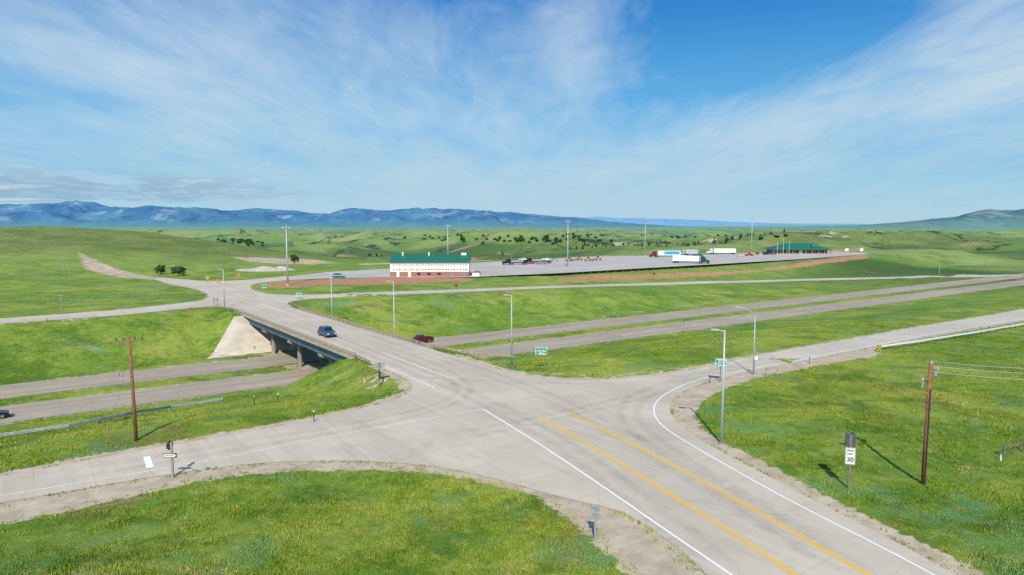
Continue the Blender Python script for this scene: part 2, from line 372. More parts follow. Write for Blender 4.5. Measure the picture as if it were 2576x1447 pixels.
# ------------------------------------------------------------------ terrain
az=np.concatenate([np.arange(-180,-52,4.),np.arange(-52,52,.2),np.arange(52,180,4.)]);az=np.radians(az)
rad=np.concatenate([[0.5,6,12,18,22],np.geomspace(26,16500,680)])
A,R=np.meshgrid(az,rad,indexing='xy');X=R*np.sin(A);Y=R*np.cos(A)
sdm=sd(X,Y,MAIN);sdl=sd(X,Y,LOT);sdx=np.minimum(sdm,sdl)
Z=H(X,Y,sdx)
s_,t_=to_st(X,Y)
def ribbon(up,lo):
    U=[SH(*p)[:2] for p in up];L=[SH(*p)[:2] for p in lo]
    def dens(P):
        P=np.array(P);d=np.concatenate([[0],np.cumsum(np.hypot(*np.diff(P,axis=0).T))]);q=np.linspace(0,d[-1],160)
        x=np.interp(q,d,P[:,0]);y=np.interp(q,d,P[:,1])
        k=np.ones(9)/9;xp=np.pad(x,4,mode='reflect',reflect_type='odd');yp=np.pad(y,4,mode='reflect',reflect_type='odd')
        return np.stack([np.convolve(xp,k,'valid'),np.convolve(yp,k,'valid')],1)
    return dens(U),dens(L)
RU1,RL1=ribbon([(1880,900),(2000,879),(2150,853),(2300,826),(2450,801),(2576,779),(2740,752)],[(1985,916),(2080,897),(2200,873),(2300,853),(2450,827),(2576,805),(2780,770)])
RU2,RL2=ribbon([(850,739),(1000,734),(1200,727),(1400,719),(1600,713),(1800,707),(2000,702),(2200,698),(2400,694),(2576,690),(2700,687)],[(880,747),(1000,742),(1200,734),(1400,725),(1600,719),(1800,713),(2000,707),(2200,702.5),(2400,698),(2576,695),(2720,692)])
POLR1=[tuple(p) for p in RU1[::8]]+[tuple(p) for p in RL1[::-8]];POLR2=[tuple(p) for p in RU2[::8]]+[tuple(p) for p in RL2[::-8]]
sr1=sd(X,Y,POLR1);sr2=sd(X,Y,POLR2)
hw1=np.abs(t_-120.5)-5.5;hw2=np.abs(t_-137.5)-5.5
sroad=np.minimum.reduce([sdm,sdl,sr1,sr2,hw1,hw2])
sds=sd(X,Y,SAND);grav=1-ss(-.5,.9,sds)
grav=np.maximum(grav,np.where((R<135)&(t_<90),.9*(1-ss(.6,1.9,sdm)),0))
gv=smooth_poly([S0(*p) for p in [(1985,914),(2200,874),(2215,892),(2080,915),(1900,950),(1800,985),(1745,1020),(1745,1060),(1800,1110),(1950,1180),(2100,1262),(2350,1385),(2470,1447),(2600,1515),(2500,1515),(2300,1385),(1900,1180),(1690,1040),(1700,990)]],it=1)
grav=np.maximum(grav,1-ss(-.5,.9,sd(X,Y,gv)))
gv2=[S0(*p) for p in [(985,935),(1045,975),(1020,1005),(960,1025),(800,1062),(985,1000),(1000,975)]]
grav=np.maximum(grav,.9*(1-ss(-.5,.9,sd(X,Y,gv2))))
grav=np.maximum(grav,.85*(1-ss(.4,1.7,sr1)));grav=np.maximum(grav,.55*(1-ss(.2,1.3,np.minimum(hw1,hw2))))
grav=np.maximum(grav,.6*(1-ss(.2,1.4,np.minimum(sr2,np.where(R>130,sdm,99)))))
for pl in ([(905,935),(985,940),(975,960),(930,962)],[(1840,905),(1700,935),(1500,955),(1300,940),(1192,905),(1150,890),(1200,895),(1320,930),(1500,942),(1700,925)]):
    grav=np.maximum(grav,.46*(1-ss(-1,1,sd(X,Y,[S0(*p) for p in pl]))))
red=np.zeros_like(X)
for pl in ([(640,716),(720,706),(980,700),(980,706),(860,714),(720,722),(660,722)],[(850,708),(980,694),(1185,695),(1190,703),(1000,714),(860,716)],[(1400,690),(1500,683),(1700,673),(1900,663),(2180,640),(2190,645),(1950,662),(1700,678),(1500,690),(1400,696)],[(1500,645),(1700,641),(1900,634),(2180,632),(2180,628),(1900,630),(1500,638)]):
    red=np.maximum(red,(.74 if pl[0][0]>1300 else 1)-ss(-3,3,sd(X,Y,[S0(*p) for p in pl])))
pale=np.zeros_like(X)
for pl in ([(195,676),(215,690),(300,698),(385,704),(420,699),(330,690),(240,682)],[(580,665),(700,661),(800,660),(860,664),(800,667),(700,671),(620,670)],[(1240,642),(1560,635),(1560,639),(1240,648)],[(900,663),(1240,653),(1240,656),(900,668)]):
    pale=np.maximum(pale,(.80 if pl[0][0]!=195 else .95)-ss(-4,4,sd(X,Y,[S0(*p) for p in pl])))
pale=np.maximum(pale,np.where((np.abs(X-225)<190)&(np.abs(Y-915)<80),.9*ss(.10,.38,fbm(X/26,Y/20,77,4)),0))
grassy=1-np.clip(grav+red+pale,0,1)
g=lambda *a: gz(X,Y,*a)
scrub=np.clip(g(-270,430,115,80,1.1)+g(-430,450,140,90,1.0)+g(225,930,170,90,.8)+g(560,800,200,120,.5)+g(250,560,200,40,.5),0,1)*ss(15,60,sdx)*(t_>195)
fold_shade=np.clip(.5+.9*fbm(X/230,Y/300,21,4)+.45*fbm(X/85,Y/100,31,4),0,1)  # hill folds that drive the painted shading of the far ground
Z=Z-.14*(1-ss(-.9,-.25,sroad))
mic=ss(.3,1.6,sroad)*(R<260)*grassy
Z=Z+mic*(fbm(X/1.1,Y/1.1,61,3)*.10+.04)
nr,na=X.shape;idx=np.arange(nr*na).reshape(nr,na)
j2=np.roll(idx,-1,axis=1)
Fq=np.stack([idx[:-1],idx[1:],j2[1:],j2[:-1]],-1).reshape(-1,4)
V=np.stack([X,Y,Z],-1).reshape(-1,3)
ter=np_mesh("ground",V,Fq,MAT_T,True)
if ter.data.polygons[len(ter.data.polygons)//2].normal.z<0: ter.data.flip_normals()
ter["kind"]="structure"
one=np.ones_like(grav)
ca=ter.data.color_attributes.new('cover','FLOAT_COLOR','POINT')
ca.data.foreach_set('color',np.stack([grav,red,pale,one],-1).astype(np.float32).ravel())
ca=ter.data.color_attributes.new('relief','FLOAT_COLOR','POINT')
ca.data.foreach_set('color',np.stack([scrub,fold_shade,one*0,one],-1).astype(np.float32).ravel())
# ------------------------------------------------------------------ roads
def flat_poly(name,P,z,mt):
    tri=geometry.tessellate_polygon([[Vector((x,y,0)) for x,y in P]])
    me=bpy.data.meshes.new(name);fs=[]
    for a,b,c in tri:
        ax,ay=P[a];bx,by=P[b];cx,cy=P[c]
        fs.append((a,b,c) if (bx-ax)*(cy-ay)-(by-ay)*(cx-ax)>0 else (a,c,b))
    me.from_pydata([(x,y,z) for x,y in P],[],fs);me.materials.append(mt)
    o=bpy.data.objects.new(name,me);C.objects.link(o);o["kind"]="structure";return o
flat_poly("main_road",MAIN,.024,MAT_R)
flat_poly("parking_lot",LOT,.012,MAT_LOT)
def rib_obj(name,U,L,mt,dz=.03):
    v=[];n=len(U)
    for i in range(n):
        for k in range(5):
            p=U[i]*(1-k/4)+L[i]*(k/4);v.append((p[0],p[1],0))
    v=np.array(v);v[:,2]=H(v[:,0],v[:,1])+dz
    f=[(i*5+k,i*5+k+1,(i+1)*5+k+1,(i+1)*5+k) for i in range(n-1) for k in range(4)]
    o=np_mesh(name,v,f,mt,True);o["kind"]="structure"
    if o.data.polygons[0].normal.z<0:o.data.flip_normals()
    return o
rib_obj("ramp_road",RU1,RL1,MAT_RAMP);rib_obj("ramp_road",RU2,RL2,MAT_RAMP)
def st_sheet(name,s0,s1,t0,t1,z,mt,n=40):
    v=[];f=[]
    for i in range(n+1):
        s=s0+(s1-s0)*i/n
        v+=[(*st(s,t0),z),(*st(s,t1),z)]
    for i in range(n): f.append((2*i,2*i+2,2*i+3,2*i+1))
    o=np_mesh(name,v,f,mt);o["kind"]="structure";return o
st_sheet("highway",-400,1500,115,126,-6.97,MAT_H);st_sheet("highway",-400,1500,132,143,-6.97,MAT_H)
def line_xy(P):
    P=np.array(P,float);d=np.concatenate([[0],np.cumsum(np.hypot(*np.diff(P,axis=0).T))]);L=d[-1];n=max(2,int(L/1.0))
    q=np.linspace(0,L,n+1);x=np.interp(q,d,P[:,0]);y=np.interp(q,d,P[:,1])
    if len(P)>2 and n>8:
        k=np.ones(5)/5;x=np.convolve(np.pad(x,2,mode='reflect',reflect_type='odd'),k,'valid');y=np.convolve(np.pad(y,2,mode='reflect',reflect_type='odd'),k,'valid')
    tx=np.gradient(x);ty=np.gradient(y);l=np.hypot(tx,ty);return q,x,y,-ty/l,tx/l
def mark(name,P,w,mt,z=.036,onH=False,dash=None,off=0):
    q,x,y,ux,uy=line_xy(P)
    v=np.zeros((2*len(x),3));v[0::2,0]=x+ux*(w/2+off);v[0::2,1]=y+uy*(w/2+off);v[1::2,0]=x-ux*(w/2-off);v[1::2,1]=y-uy*(w/2-off)
    v[:,2]=H(v[:,0],v[:,1])+.05 if onH else z
    f=[(2*i,2*i+1,2*i+3,2*i+2) for i in range(len(x)-1) if dash is None or ((q[i]%dash[1])<dash[0])]
    o=np_mesh(name,v,f,mt);o["kind"]="structure"
    return o
FZ=[.0270]
def wear(P,w,mt,z=None,off=0,name="tyre_wear"):
    FZ[0]+=.0004;z=FZ[0] if z is None else z
    q,x,y,ux,uy=line_xy(P);n=len(x);v=[];al=[]
    for i in range(n):
        en=min(1,i/6,(n-1-i)/6)
        for k,a in ((-.5,0),(-.15,1),(.15,1),(.5,0)): v.append((x[i]+ux[i]*(w*k+off),y[i]+uy[i]*(w*k+off),z));al.append(a*en)
    f=[(i*4+k,i*4+k+1,(i+1)*4+k+1,(i+1)*4+k) for i in range(n-1) for k in range(3)]
    o=np_mesh(name,v,f,mt);o["kind"]="structure"
    c=o.data.color_attributes.new('across','FLOAT_COLOR','POINT');al=np.array(al,np.float32);c.data.foreach_set('color',np.stack([al,al,al,np.ones_like(al)],-1).ravel())
def pp(l): return smooth_poly([S0(*p) for p in l],False,2,3)
mk="road_marking"
mark(mk,pp([(1215,1030),(1330,1100),(1500,1213),(1700,1352),(1840,1447),(1940,1515)]),.16,W_PAINT)
mark(mk,pp([(-200,1280),(0,1248),(200,1216),(375,1186),(600,1145),(850,1095),(1060,1057),(1213,1030)]),.13,W_WORN)
for off in (-.12,.12):
    mark(mk,pp([(1352,1046),(1500,1130),(1700,1253),(1860,1353),(2000,1447),(2110,1520)]),.14,Y_PAINT,off=off)
    mark(mk,pp([(1427,1037),(1560,1102),(1750,1202),(1960,1318),(2182,1447),(2316,1520)]),.14,Y_PAINT,off=off)
mark(mk,pp([(2470,1515),(2350,1447),(2200,1368),(2000,1268),(1850,1185),(1722,1110),(1665,1075),(1642,1042),(1645,1015),(1680,985),(1760,953),(1880,930),(1975,912)]),.14,W_PAINT)
mark(mk,pp([(1880,903),(1760,931),(1640,951),(1560,956),(1480,955.5),(1400,952),(1310,941),(1240,923),(1195,908)]),.14,W_WORN)
mark(mk,pp([(-200,1248),(0,1213),(250,1168),(480,1128),(700,1092),(850,1063),(950,1035)]),.12,Y_WORN)
for off in (-.13,.13): mark(mk,[S0(1180,938),S0(900,852),S0(620,765)],.12,Y_WORN,off=off)
mark(mk,pp([(962,888),(1050,921),(1150,957)]),.15,W_PAINT);mark(mk,pp([(655,765),(720,786)]),.2,W_PAINT)
mark(mk,pp([(940,912),(1010,940),(1092,975)]),.14,W_PAINT)
mark(mk,[st(41.9,166),st(41.9,93)],.12,W_WORN);mark(mk,[st(52.4,168),st(52.4,92)],.12,W_WORN)
mark(mk,pp([(0,806),(300,785),(460,768)]),.15,W_WORN);mark(mk,pp([(0,812),(300,791),(520,771)]),.15,W_WORN)
flat_poly("stop_line",[S0(*p) for p in ((360,1151),(377,1148),(387,1176),(369,1179))],.041,W_PAINT)
for U,L in((RU1,RL1),(RU2,RL2)):
    mark(mk,(U*.93+L*.07),.15,W_WORN,onH=True);mark(mk,(U*.12+L*.88),.15,W_PAINT if U is RU1 else W_WORN,onH=True)
for t0,m_ in ((115.9,W_HW),(125.2,Y_HW),(132.8,Y_HW),(141.9,W_HW)):
    mark(mk,[st(-300,t0),st(900,t0)],.13,m_,z=-6.95)
for t0 in (121.3,137.2): mark(mk,[st(-300,t0),st(900,t0)],.15,W_HW,z=-6.95,dash=(3,12))
for q in ([(1906,1203),(1915,1212),(1925,1204)],[(1972,1236),(1992,1247)],[(1992,1236),(1975,1246)],[(2000,1250),(2020,1247)]):
    mark(mk,[S0(*p) for p in q],.06,W_WORN,z=.038)
FR=paint_mat("faded_red_paint",(.5,.22,.17),CONC,.5)
for q in ([(1840,1294),(1860,1299)],[(1684,1359),(1704,1355)]):
    mark(mk,[S0(*p) for p in q],.07,FR,z=.038)
for P_ in ([(2250,1500),(1950,1325),(1650,1140),(1450,1030),(1300,965),(1050,880),(850,812)],[(1900,1500),(1650,1290),(1400,1105),(1200,1000),(1050,935),(900,875),(760,815)],
    [(120,1205),(500,1140),(850,1080),(1080,1035),(1180,990),(1150,950),(1050,905),(930,860)],[(2150,1430),(1850,1250),(1650,1120),(1570,1050),(1600,995),(1750,945),(1950,905)],[(1080,1110),(1350,1060),(1600,1000),(1850,925)]):
    p_=pp(P_)
    for off in (-.9,.9): wear(p_,1.3,TYRE,off=off)
wear(pp([(1470,1085),(1620,1165),(1800,1260),(2000,1370)]),.9,LIGHTW,name="bleached_wear")
# ------------------------------------------------------------------ mountains
def mountain(name,prof,r0,r1,rp,mt,azr,sdn,cols=620,rows=70,amp=1.0,ns=900.,jag=.02):
    px=np.array([p[0] for p in prof],float);py=np.array([p[1] for p in prof],float)
    a=np.linspace(math.radians(azr[0]),math.radians(azr[1]),cols);rr=np.linspace(r0,r1,rows)
    A,R=np.meshgrid(a,rr);u=1288+F*np.tan(A)
    D=R*np.cos(A)
    hp=(HZ-np.interp(u,px,py))/F*(rp*np.cos(A))+CAMH
    X=R*np.sin(A);Y=D
    k=np.clip((R-r0)/(rp-r0),0,1);kb=np.clip((r1-R)/(r1-rp),0,1)
    rdg=1-np.abs(fbm(X/ns,Y/(ns*2.4),sdn,5))*2
    det=fbm(X/260,Y/400,sdn+9,4)
    f=np.where(R<=rp,k**.8,kb)
    Z=hp*(f+(rdg-.55)*2.6*f*(1-f)*amp+det*.12*f)-12*(1-f)
    Z=np.minimum(Z,hp*(1.0+jag*det)*(.35+.65*np.clip(f*1.5,0,1)))
    idx=np.arange(rows*cols).reshape(rows,cols)
    Fq=np.stack([idx[:-1,:-1],idx[:-1,1:],idx[1:,1:],idx[1:,:-1]],-1).reshape(-1,4)
    o=np_mesh(name,np.stack([X,Y,Z],-1).reshape(-1,3),Fq,mt,True)
    if o.data.polygons[100].normal.z<0:o.data.flip_normals()
    o["kind"]="structure"
def mtn_mat(name,a,b_,c,low,sc=.0012,z0=130,z1=0):  # distance haze is painted into the mountain colours passed in here
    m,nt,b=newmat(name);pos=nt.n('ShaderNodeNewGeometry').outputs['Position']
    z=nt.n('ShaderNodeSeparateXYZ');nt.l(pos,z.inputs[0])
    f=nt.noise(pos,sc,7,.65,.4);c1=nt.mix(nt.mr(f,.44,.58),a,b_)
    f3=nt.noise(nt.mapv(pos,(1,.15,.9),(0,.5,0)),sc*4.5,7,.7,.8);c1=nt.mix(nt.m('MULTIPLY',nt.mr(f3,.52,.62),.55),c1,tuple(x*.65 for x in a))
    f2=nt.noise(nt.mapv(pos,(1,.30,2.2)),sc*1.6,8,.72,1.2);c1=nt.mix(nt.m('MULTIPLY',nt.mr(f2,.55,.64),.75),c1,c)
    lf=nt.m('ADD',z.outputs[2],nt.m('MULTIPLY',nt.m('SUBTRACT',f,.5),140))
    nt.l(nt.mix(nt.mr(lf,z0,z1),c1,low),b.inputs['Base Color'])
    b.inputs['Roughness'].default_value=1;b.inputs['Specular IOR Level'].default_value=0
    return m
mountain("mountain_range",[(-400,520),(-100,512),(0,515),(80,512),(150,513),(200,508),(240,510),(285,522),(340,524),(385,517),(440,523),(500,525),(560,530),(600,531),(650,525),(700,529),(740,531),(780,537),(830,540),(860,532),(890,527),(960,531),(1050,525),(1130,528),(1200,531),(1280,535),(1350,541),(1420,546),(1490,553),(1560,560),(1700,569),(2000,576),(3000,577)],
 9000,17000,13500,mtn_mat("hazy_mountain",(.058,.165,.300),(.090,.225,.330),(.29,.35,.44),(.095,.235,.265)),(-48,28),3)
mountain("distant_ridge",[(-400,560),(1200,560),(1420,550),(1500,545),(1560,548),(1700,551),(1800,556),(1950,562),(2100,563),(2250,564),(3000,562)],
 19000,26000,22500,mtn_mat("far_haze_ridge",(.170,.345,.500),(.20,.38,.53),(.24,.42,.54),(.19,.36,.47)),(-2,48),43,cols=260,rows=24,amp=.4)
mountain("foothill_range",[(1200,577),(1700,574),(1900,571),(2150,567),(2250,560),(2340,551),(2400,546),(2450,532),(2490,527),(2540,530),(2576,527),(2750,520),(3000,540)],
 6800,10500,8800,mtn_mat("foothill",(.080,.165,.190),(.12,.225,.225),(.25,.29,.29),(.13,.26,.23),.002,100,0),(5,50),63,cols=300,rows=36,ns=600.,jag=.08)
# ------------------------------------------------------------------ grass (stuff)
def grass():
    n=360000
    r=np.exp(RNG.uniform(np.log(34),np.log(175),n));a=RNG.uniform(-.72,.72,n);x=r*np.sin(a);y=r*np.cos(a)
    d=np.minimum.reduce([sd(x,y,MAIN),sd(x,y,POLR1)]);s,t=to_st(x,y)
    d=np.minimum.reduce([d,np.abs(t-120.5)-5.5,np.abs(t-137.5)-5.5]);ds=sd(x,y,SAND);dg=sd(x,y,gv)
    clump=fbm(x/2.2,y/2.2,91,3);br=fbm(x/9,y/9,95,3)
    k=(d>1.0)&(ds>.2+clump*1.4)&(dg>.3+clump*1.2)&(clump+RNG.uniform(-.5,.5,n)>-.12)
    e=((ds<.2)&(ds>-.9)&(RNG.random(n)<.05))|((d>.03)&(d<.3)&(RNG.random(n)<.3)&(fbm(x/3,y/3,44,2)>-.1))|((d<1)&(d>.3)&(RNG.random(n)<.03))
    k=k|(e&(d>.02));k&=~((np.abs(s-BC)<18)&(t>99)&(t<160))
    x=x[k];y=y[k];r=r[k];clump=clump[k];br=br[k];z=H(x,y);n=len(x)
    h=RNG.uniform(.06,.17,n)*(1+.6*np.clip(clump,-.5,1)+.5*np.clip(br,-.6,1))*(.85+.35*r/100);th=RNG.uniform(0,np.pi,n)
    V=[];
    for q in range(3):
        t2=th+q*1.05+RNG.uniform(-.3,.3,n);w=RNG.uniform(.03,.065,n)*(.8+.6*r/100);cx=np.cos(t2)*w;cy=np.sin(t2)*w
        ox=RNG.uniform(-.16,.16,n);oy=RNG.uniform(-.16,.16,n);lx=RNG.uniform(-.5,.5,n)*h;ly=RNG.uniform(-.5,.5,n)*h
        V.append(np.stack([np.stack([x+ox-cx,y+oy-cy,z-.03],-1),np.stack([x+ox+cx,y+oy+cy,z-.03],-1),np.stack([x+ox+lx,y+oy+ly,z+h+.03],-1)],1))
    V=np.concatenate(V).reshape(-1,3)
    m,nt,b=newmat("grass_blades");pos=nt.n('ShaderNodeNewGeometry').outputs['Position']
    g=grass_color(nt,pos)
    at=nt.n('ShaderNodeAttribute',attribute_name='tint')
    g=nt.mix(1.0,g,at.outputs['Color'],'MULTIPLY')
    nt.l(g,b.inputs['Base Color']);b.inputs['Roughness'].default_value=.8;b.inputs['Specular IOR Level'].default_value=.1
    o=np_mesh("grass",V,np.arange(len(V)).reshape(-1,3),m,False,3);o["kind"]="stuff"
    v=RNG.uniform(.8,1.3,(len(V)//3,1));t=np.repeat(np.concatenate([v*RNG.uniform(.85,1.25,v.shape),v,v*.9,np.ones_like(v)],1),3,axis=0)
    c=o.data.color_attributes.new('tint','FLOAT_COLOR','POINT');c.data.foreach_set('color',t.astype(np.float32).ravel())
grass()
# ------------------------------------------------------------------ common materials
GALV=mat("galvanized_steel",(.36,.38,.39),.5,.3,.1);GALV2=mat("light_grey_steel",(.44,.47,.50),.5,.2,.08)
RAILM=mat("guardrail_steel",(.42,.44,.44),.6,.1,.2);RAILB=mat("bright_guardrail_steel",(.66,.69,.71),.5,.0,.1)
WOOD=mat("weathered_wood",(.22,.15,.10),.9,0,.35,6);PWOOD=mat("brown_pole_wood",(.24,.10,.05),.85,0,.35,5)
GREYW=mat("grey_wood",(.30,.26,.21),.9,0,.3,8);DGW=mat("dark_grey_wood",(.17,.145,.12),.9,0,.3,8)
BLK=mat("black_rubber",(.02,.02,.02),.8);DARK=mat("dark_plastic",(.03,.03,.033),.5);RIM=mat("alloy_rim",(.45,.45,.46),.35,.8)
WIRE=mat("dull_cable",(.16,.17,.17),.8);WIREL=mat("bright_cable",(.62,.64,.64),.6)
GLASS=mat("dark_glass",(.015,.02,.025),.08,0,.1,1,.8)
WHT=mat("white_enamel",(.78,.78,.77),.4);GRN=mat("sign_green",(.0,.22,.125),.5,0,.05);CHR=mat("chrome",(.6,.6,.6),.2,.9)
HL=mat("headlamp_lens",(.75,.78,.8),.15);TL=mat("tail_lamp_red",(.45,.01,.01),.3);ORG=mat("orange_plastic",(.60,.17,.04),.6)
YEL=mat("machine_yellow",(.52,.27,.03),.6,0,.3);BROWNR=mat("weathered_railing",(.38,.31,.22),.8,.1,.3,2)
CC=mat("bridge_concrete",(.42,.37,.30),.9,0,.22,.7);PC=mat("pier_concrete",(.27,.245,.21),.9,0,.25,.7);CC2=mat("slope_paving_concrete",(.53,.455,.345),.9,0,.16,.35);GIR=mat("bluish_girder_steel",(.10,.165,.22),.6,.2,.2,.6)  # pier concrete is toned darker to paint in shade under the deck
# ------------------------------------------------------------------ bridge
def bridge():
    s0,t0=BC,129.
    e=thing("bridge","concrete highway overpass with steel girders and metal railings","bridge",(*st(s0,t0),-7),ANG)
    Lx=lambda s:s-s0
    Ly=lambda t:t-t0
    w,ee=40.2,54.0
    MB().box(Lx(w),Lx(ee),Ly(96.5),Ly(161.5),6.72,6.995).build("deck",CC,e)
    for s in (w+.9,w+3.9,w+6.9,w+9.9,w+12.9):
        MB().box(Lx(s)-.06,Lx(s)+.06,Ly(99),Ly(159.5),5.32,6.70).box(Lx(s)-.28,Lx(s)+.28,Ly(99),Ly(159.5),5.22,5.315).build("girder",GIR,e)
    for t in (112.6,129.,145.6):
        p=MB().prism([(-6.5,5.2),(-6.5,4.8),(-5.0,4.1),(5.0,4.1),(6.5,4.8),(6.5,5.2)],Ly(t)-.5,Ly(t)+.5).build("pier",PC,e,.05)
        for s in (-4.3,0,4.3): MB().cyl((s,Ly(t),-.3),(s,Ly(t),4.15),.42,n=18).build("column",PC,p)
    for t,sg in ((98.2,-1),(160.2,1)):
        MB().box(Lx(w),Lx(ee),Ly(t)-.6,Ly(t)+.6,4.6,6.71).box(Lx(w)-.6,Lx(w)+.3,Ly(t)-(4 if sg<0 else -.7),Ly(t)+(-.7 if sg<0 else 4),5.2,6.98).build("abutment",CC,e,.04)
    for nm,ta,tb,sa,sb,sc_,sd_ in (("slope_paving",159.6,146.6,38.4,55.8,29.5,62.5),("slope_paving",98.8,111.5,39,55,35,59)):
        n=16;v=[];f=[]
        for i in range(n+1):
            k=i/n;t=ta+(tb-ta)*k;a=sa+(sc_-sa)*k;b=sb+(sd_-sb)*k
            for j in range(n+1):
                s=a+(b-a)*j/n;d1=max(abs(s-BC)-8.6,0)
                dd=math.hypot(d1,max(t-97,0)) if t<129 else math.hypot(d1,max(160.5-t,0))
                v.append((Lx(s),Ly(t),max(-.5*dd,Hs(*st(s,t)),-7)+7+.14))
        f=[(i*(n+1)+j,i*(n+1)+j+1,(i+1)*(n+1)+j+1,(i+1)*(n+1)+j) for i in range(n) for j in range(n)]
        m=MB();m.v=v;m.f=f;o=m.build(nm,CC2,e);
        if o.data.polygons[0].normal.z<0:o.data.flip_normals()
    for s,sg in ((w+.4,1),(ee-.35,-1)):
        r=MB().box(Lx(s)-.18,Lx(s)+.18,Ly(96.5),Ly(161.5),7.0,7.2)
        for z in (7.36,7.60): r.box(Lx(s)-.05,Lx(s)+.05,Ly(96.6),Ly(161.4),z,z+.12)
        ro=r.build("railing",BROWNR,e)
        pm=None
        for i in range(28):
            t=97+i*2.37
            if pm is None:
                po=MB().box(-.08,.08,-.08,.08,7.2,7.74).build("railing_post",BROWNR,ro);pm=po.data
            else:
                po=bpy.data.objects.new("railing_post",pm);C.objects.link(po);po.parent=ro
            po.location=(Lx(s),Ly(t),0)
bridge()
# ------------------------------------------------------------------ guardrails
def guardrail(pts,label,step=3.8,zoff=None,pm=None,rm=None,endm=None,group="steel guardrails beside the roads",lift=0):
    P=np.array([p[:2] for p in pts]);d=np.concatenate([[0],np.cumsum(np.hypot(*np.diff(P,axis=0).T))]);n=max(1,int(d[-1]/step))
    q=np.linspace(0,d[-1],n+1);x=np.interp(q,d,P[:,0]);y=np.interp(q,d,P[:,1])
    z=H(x,y) if zoff is None else np.full(len(x),zoff)
    z=np.convolve(np.pad(z,1,mode='edge'),[.25,.5,.25],'valid')+lift
    o0=(x[0],y[0],z[0]);e=thing("guardrail",label,"guardrail",o0,0,group)
    prof=[(0,.50),(.05,.55),(0,.61),(.05,.67),(.05,.70),(0,.76),(.05,.80),(.02,.84)]
    v=[];f=[];m=len(prof)
    for i in range(len(x)):
        j=min(i+1,len(x)-1);k=max(i-1,0);tx,ty=x[j]-x[k],y[j]-y[k];l=math.hypot(tx,ty);nx,ny=ty/l,-tx/l
        for a,b in prof: v.append((x[i]-x[0]+nx*(a+.1),y[i]-y[0]+ny*(a+.1),z[i]-z[0]+b))
    for i in range(len(x)-1):
        for k in range(m-1): f.append((i*m+k,i*m+k+1,(i+1)*m+k+1,(i+1)*m+k))
    b=MB();b.v=v;b.f=f;o=b.build("rail",rm or RAILM,e);so=o.modifiers.new('solid','SOLIDIFY');so.thickness=.03
    me=None
    for i in range(len(x)):
        if me is None:
            po=MB().box(-.08,.08,-.08,.08,-.5,.84).build("post",pm or GREYW,e);me=po.data
        else:
            po=bpy.data.objects.new("post",me);C.objects.link(po);po.parent=e
        po.location=(x[i]-x[0],y[i]-y[0],z[i]-z[0])
    if endm:
        MB().box(-.40,.40,-.36,-.26,.05,1.0).build("end_marker",endm,e).rotation_euler=(0,0,.3)
    return e
def stripes():
    m,nt,b=newmat("hazard_stripes");tc=nt.n('ShaderNodeTexCoord').outputs['Object']
    w=nt.n('ShaderNodeTexWave',wave_type='BANDS',bands_direction='DIAGONAL');nt.l(tc,w.inputs[0]);w.inputs['Scale'].default_value=1.3
    nt.l(nt.mix(nt.mr(w.outputs['Fac'],.45,.55,smooth=False),(.75,.5,.02),(.02,.02,.02)),b.inputs['Base Color']);return m
guardrail([SH(-160,1140),SH(0,1112),SH(150,1088),SH(300,1060),SH(430,1037),SH(560,1015)],"steel guardrail on grey posts along the grassy highway bank")
guardrail([SH(2207,884),SH(2300,871),SH(2450,846),SH(2576,823),SH(2750,790)],"steel guardrail beside the ramp with striped end marker",endm=stripes(),rm=RAILB,pm=DGW,lift=.1)
gl="weathered guardrail with wood posts at the bridge approach"
guardrail([(*st(53.8,96.2),0),(*st(54.3,91),0),(*st(56.4,85),0),(*st(59,81),0)],gl,2,0,pm=WOOD,rm=BROWNR)
guardrail([(*st(53.8,162),0),(*st(54.3,168),0),(*st(56,173),0)],gl,2,0,pm=WOOD,rm=BROWNR)
guardrail([(*st(40.3,96.2),0),(*st(39.9,90),0)],gl,2,0,pm=WOOD,rm=BROWNR)
guardrail([(*st(40.3,162),0),(*st(39.7,168),0)],gl,2,0,pm=WOOD,rm=BROWNR)
# ------------------------------------------------------------------ lamps
def up_h(loc,py):
    v=(723.5-py)/F;return CAMH+loc[1]*(v*math.cos(PITCH)-math.sin(PITCH))/(math.cos(PITCH)+v*math.sin(PITCH))-loc[2]
def lamp(loc,h,label,rz,arm=1.2):
    e=thing("street_lamp",label,"street lamp",loc,rz,"tall street lamps around the interchange")
    MB().cyl((0,0,0),(0,0,h),.13,.075,12).build("pole",GALV2,e,smooth=True)
    MB().cyl((0,0,0),(0,0,.12),.26,.26,8).box(-.2,.2,-.2,.2,-.1,.04).build("base_plate",GALV,e)
    MB().cyl((0,0,h-.1),(-arm*.6,0,h+.05),.05,.04,8).build("arm",GALV2,e)
    MB().prism([(-arm*.45,h-.02),(-arm*.45,h+.1),(-arm*1.0,h+.12),(-arm*1.08,h+.04),(-arm*1.0,h)],-.2,.2).build("lamp_head",GALV2,e,.02)
    return e
for px,py,top,lab in ((1815,1118,831,"tall grey street lamp with short arm on the gravel verge"),(1287,922,743,"tall grey street lamp on the grassy highway bank"),(992,842,708,"tall grey street lamp behind the bridge railing"),(835,790,686,"tall grey street lamp beyond the bridge railing"),(565,773,679,"tall grey street lamp by the far ramp corner")):
    if px in (992,835): l=S0(px,py);l=(*l,Hs(*l))
    else: l=SH(px,py)
    lamp(l,up_h(l,top),lab,0)
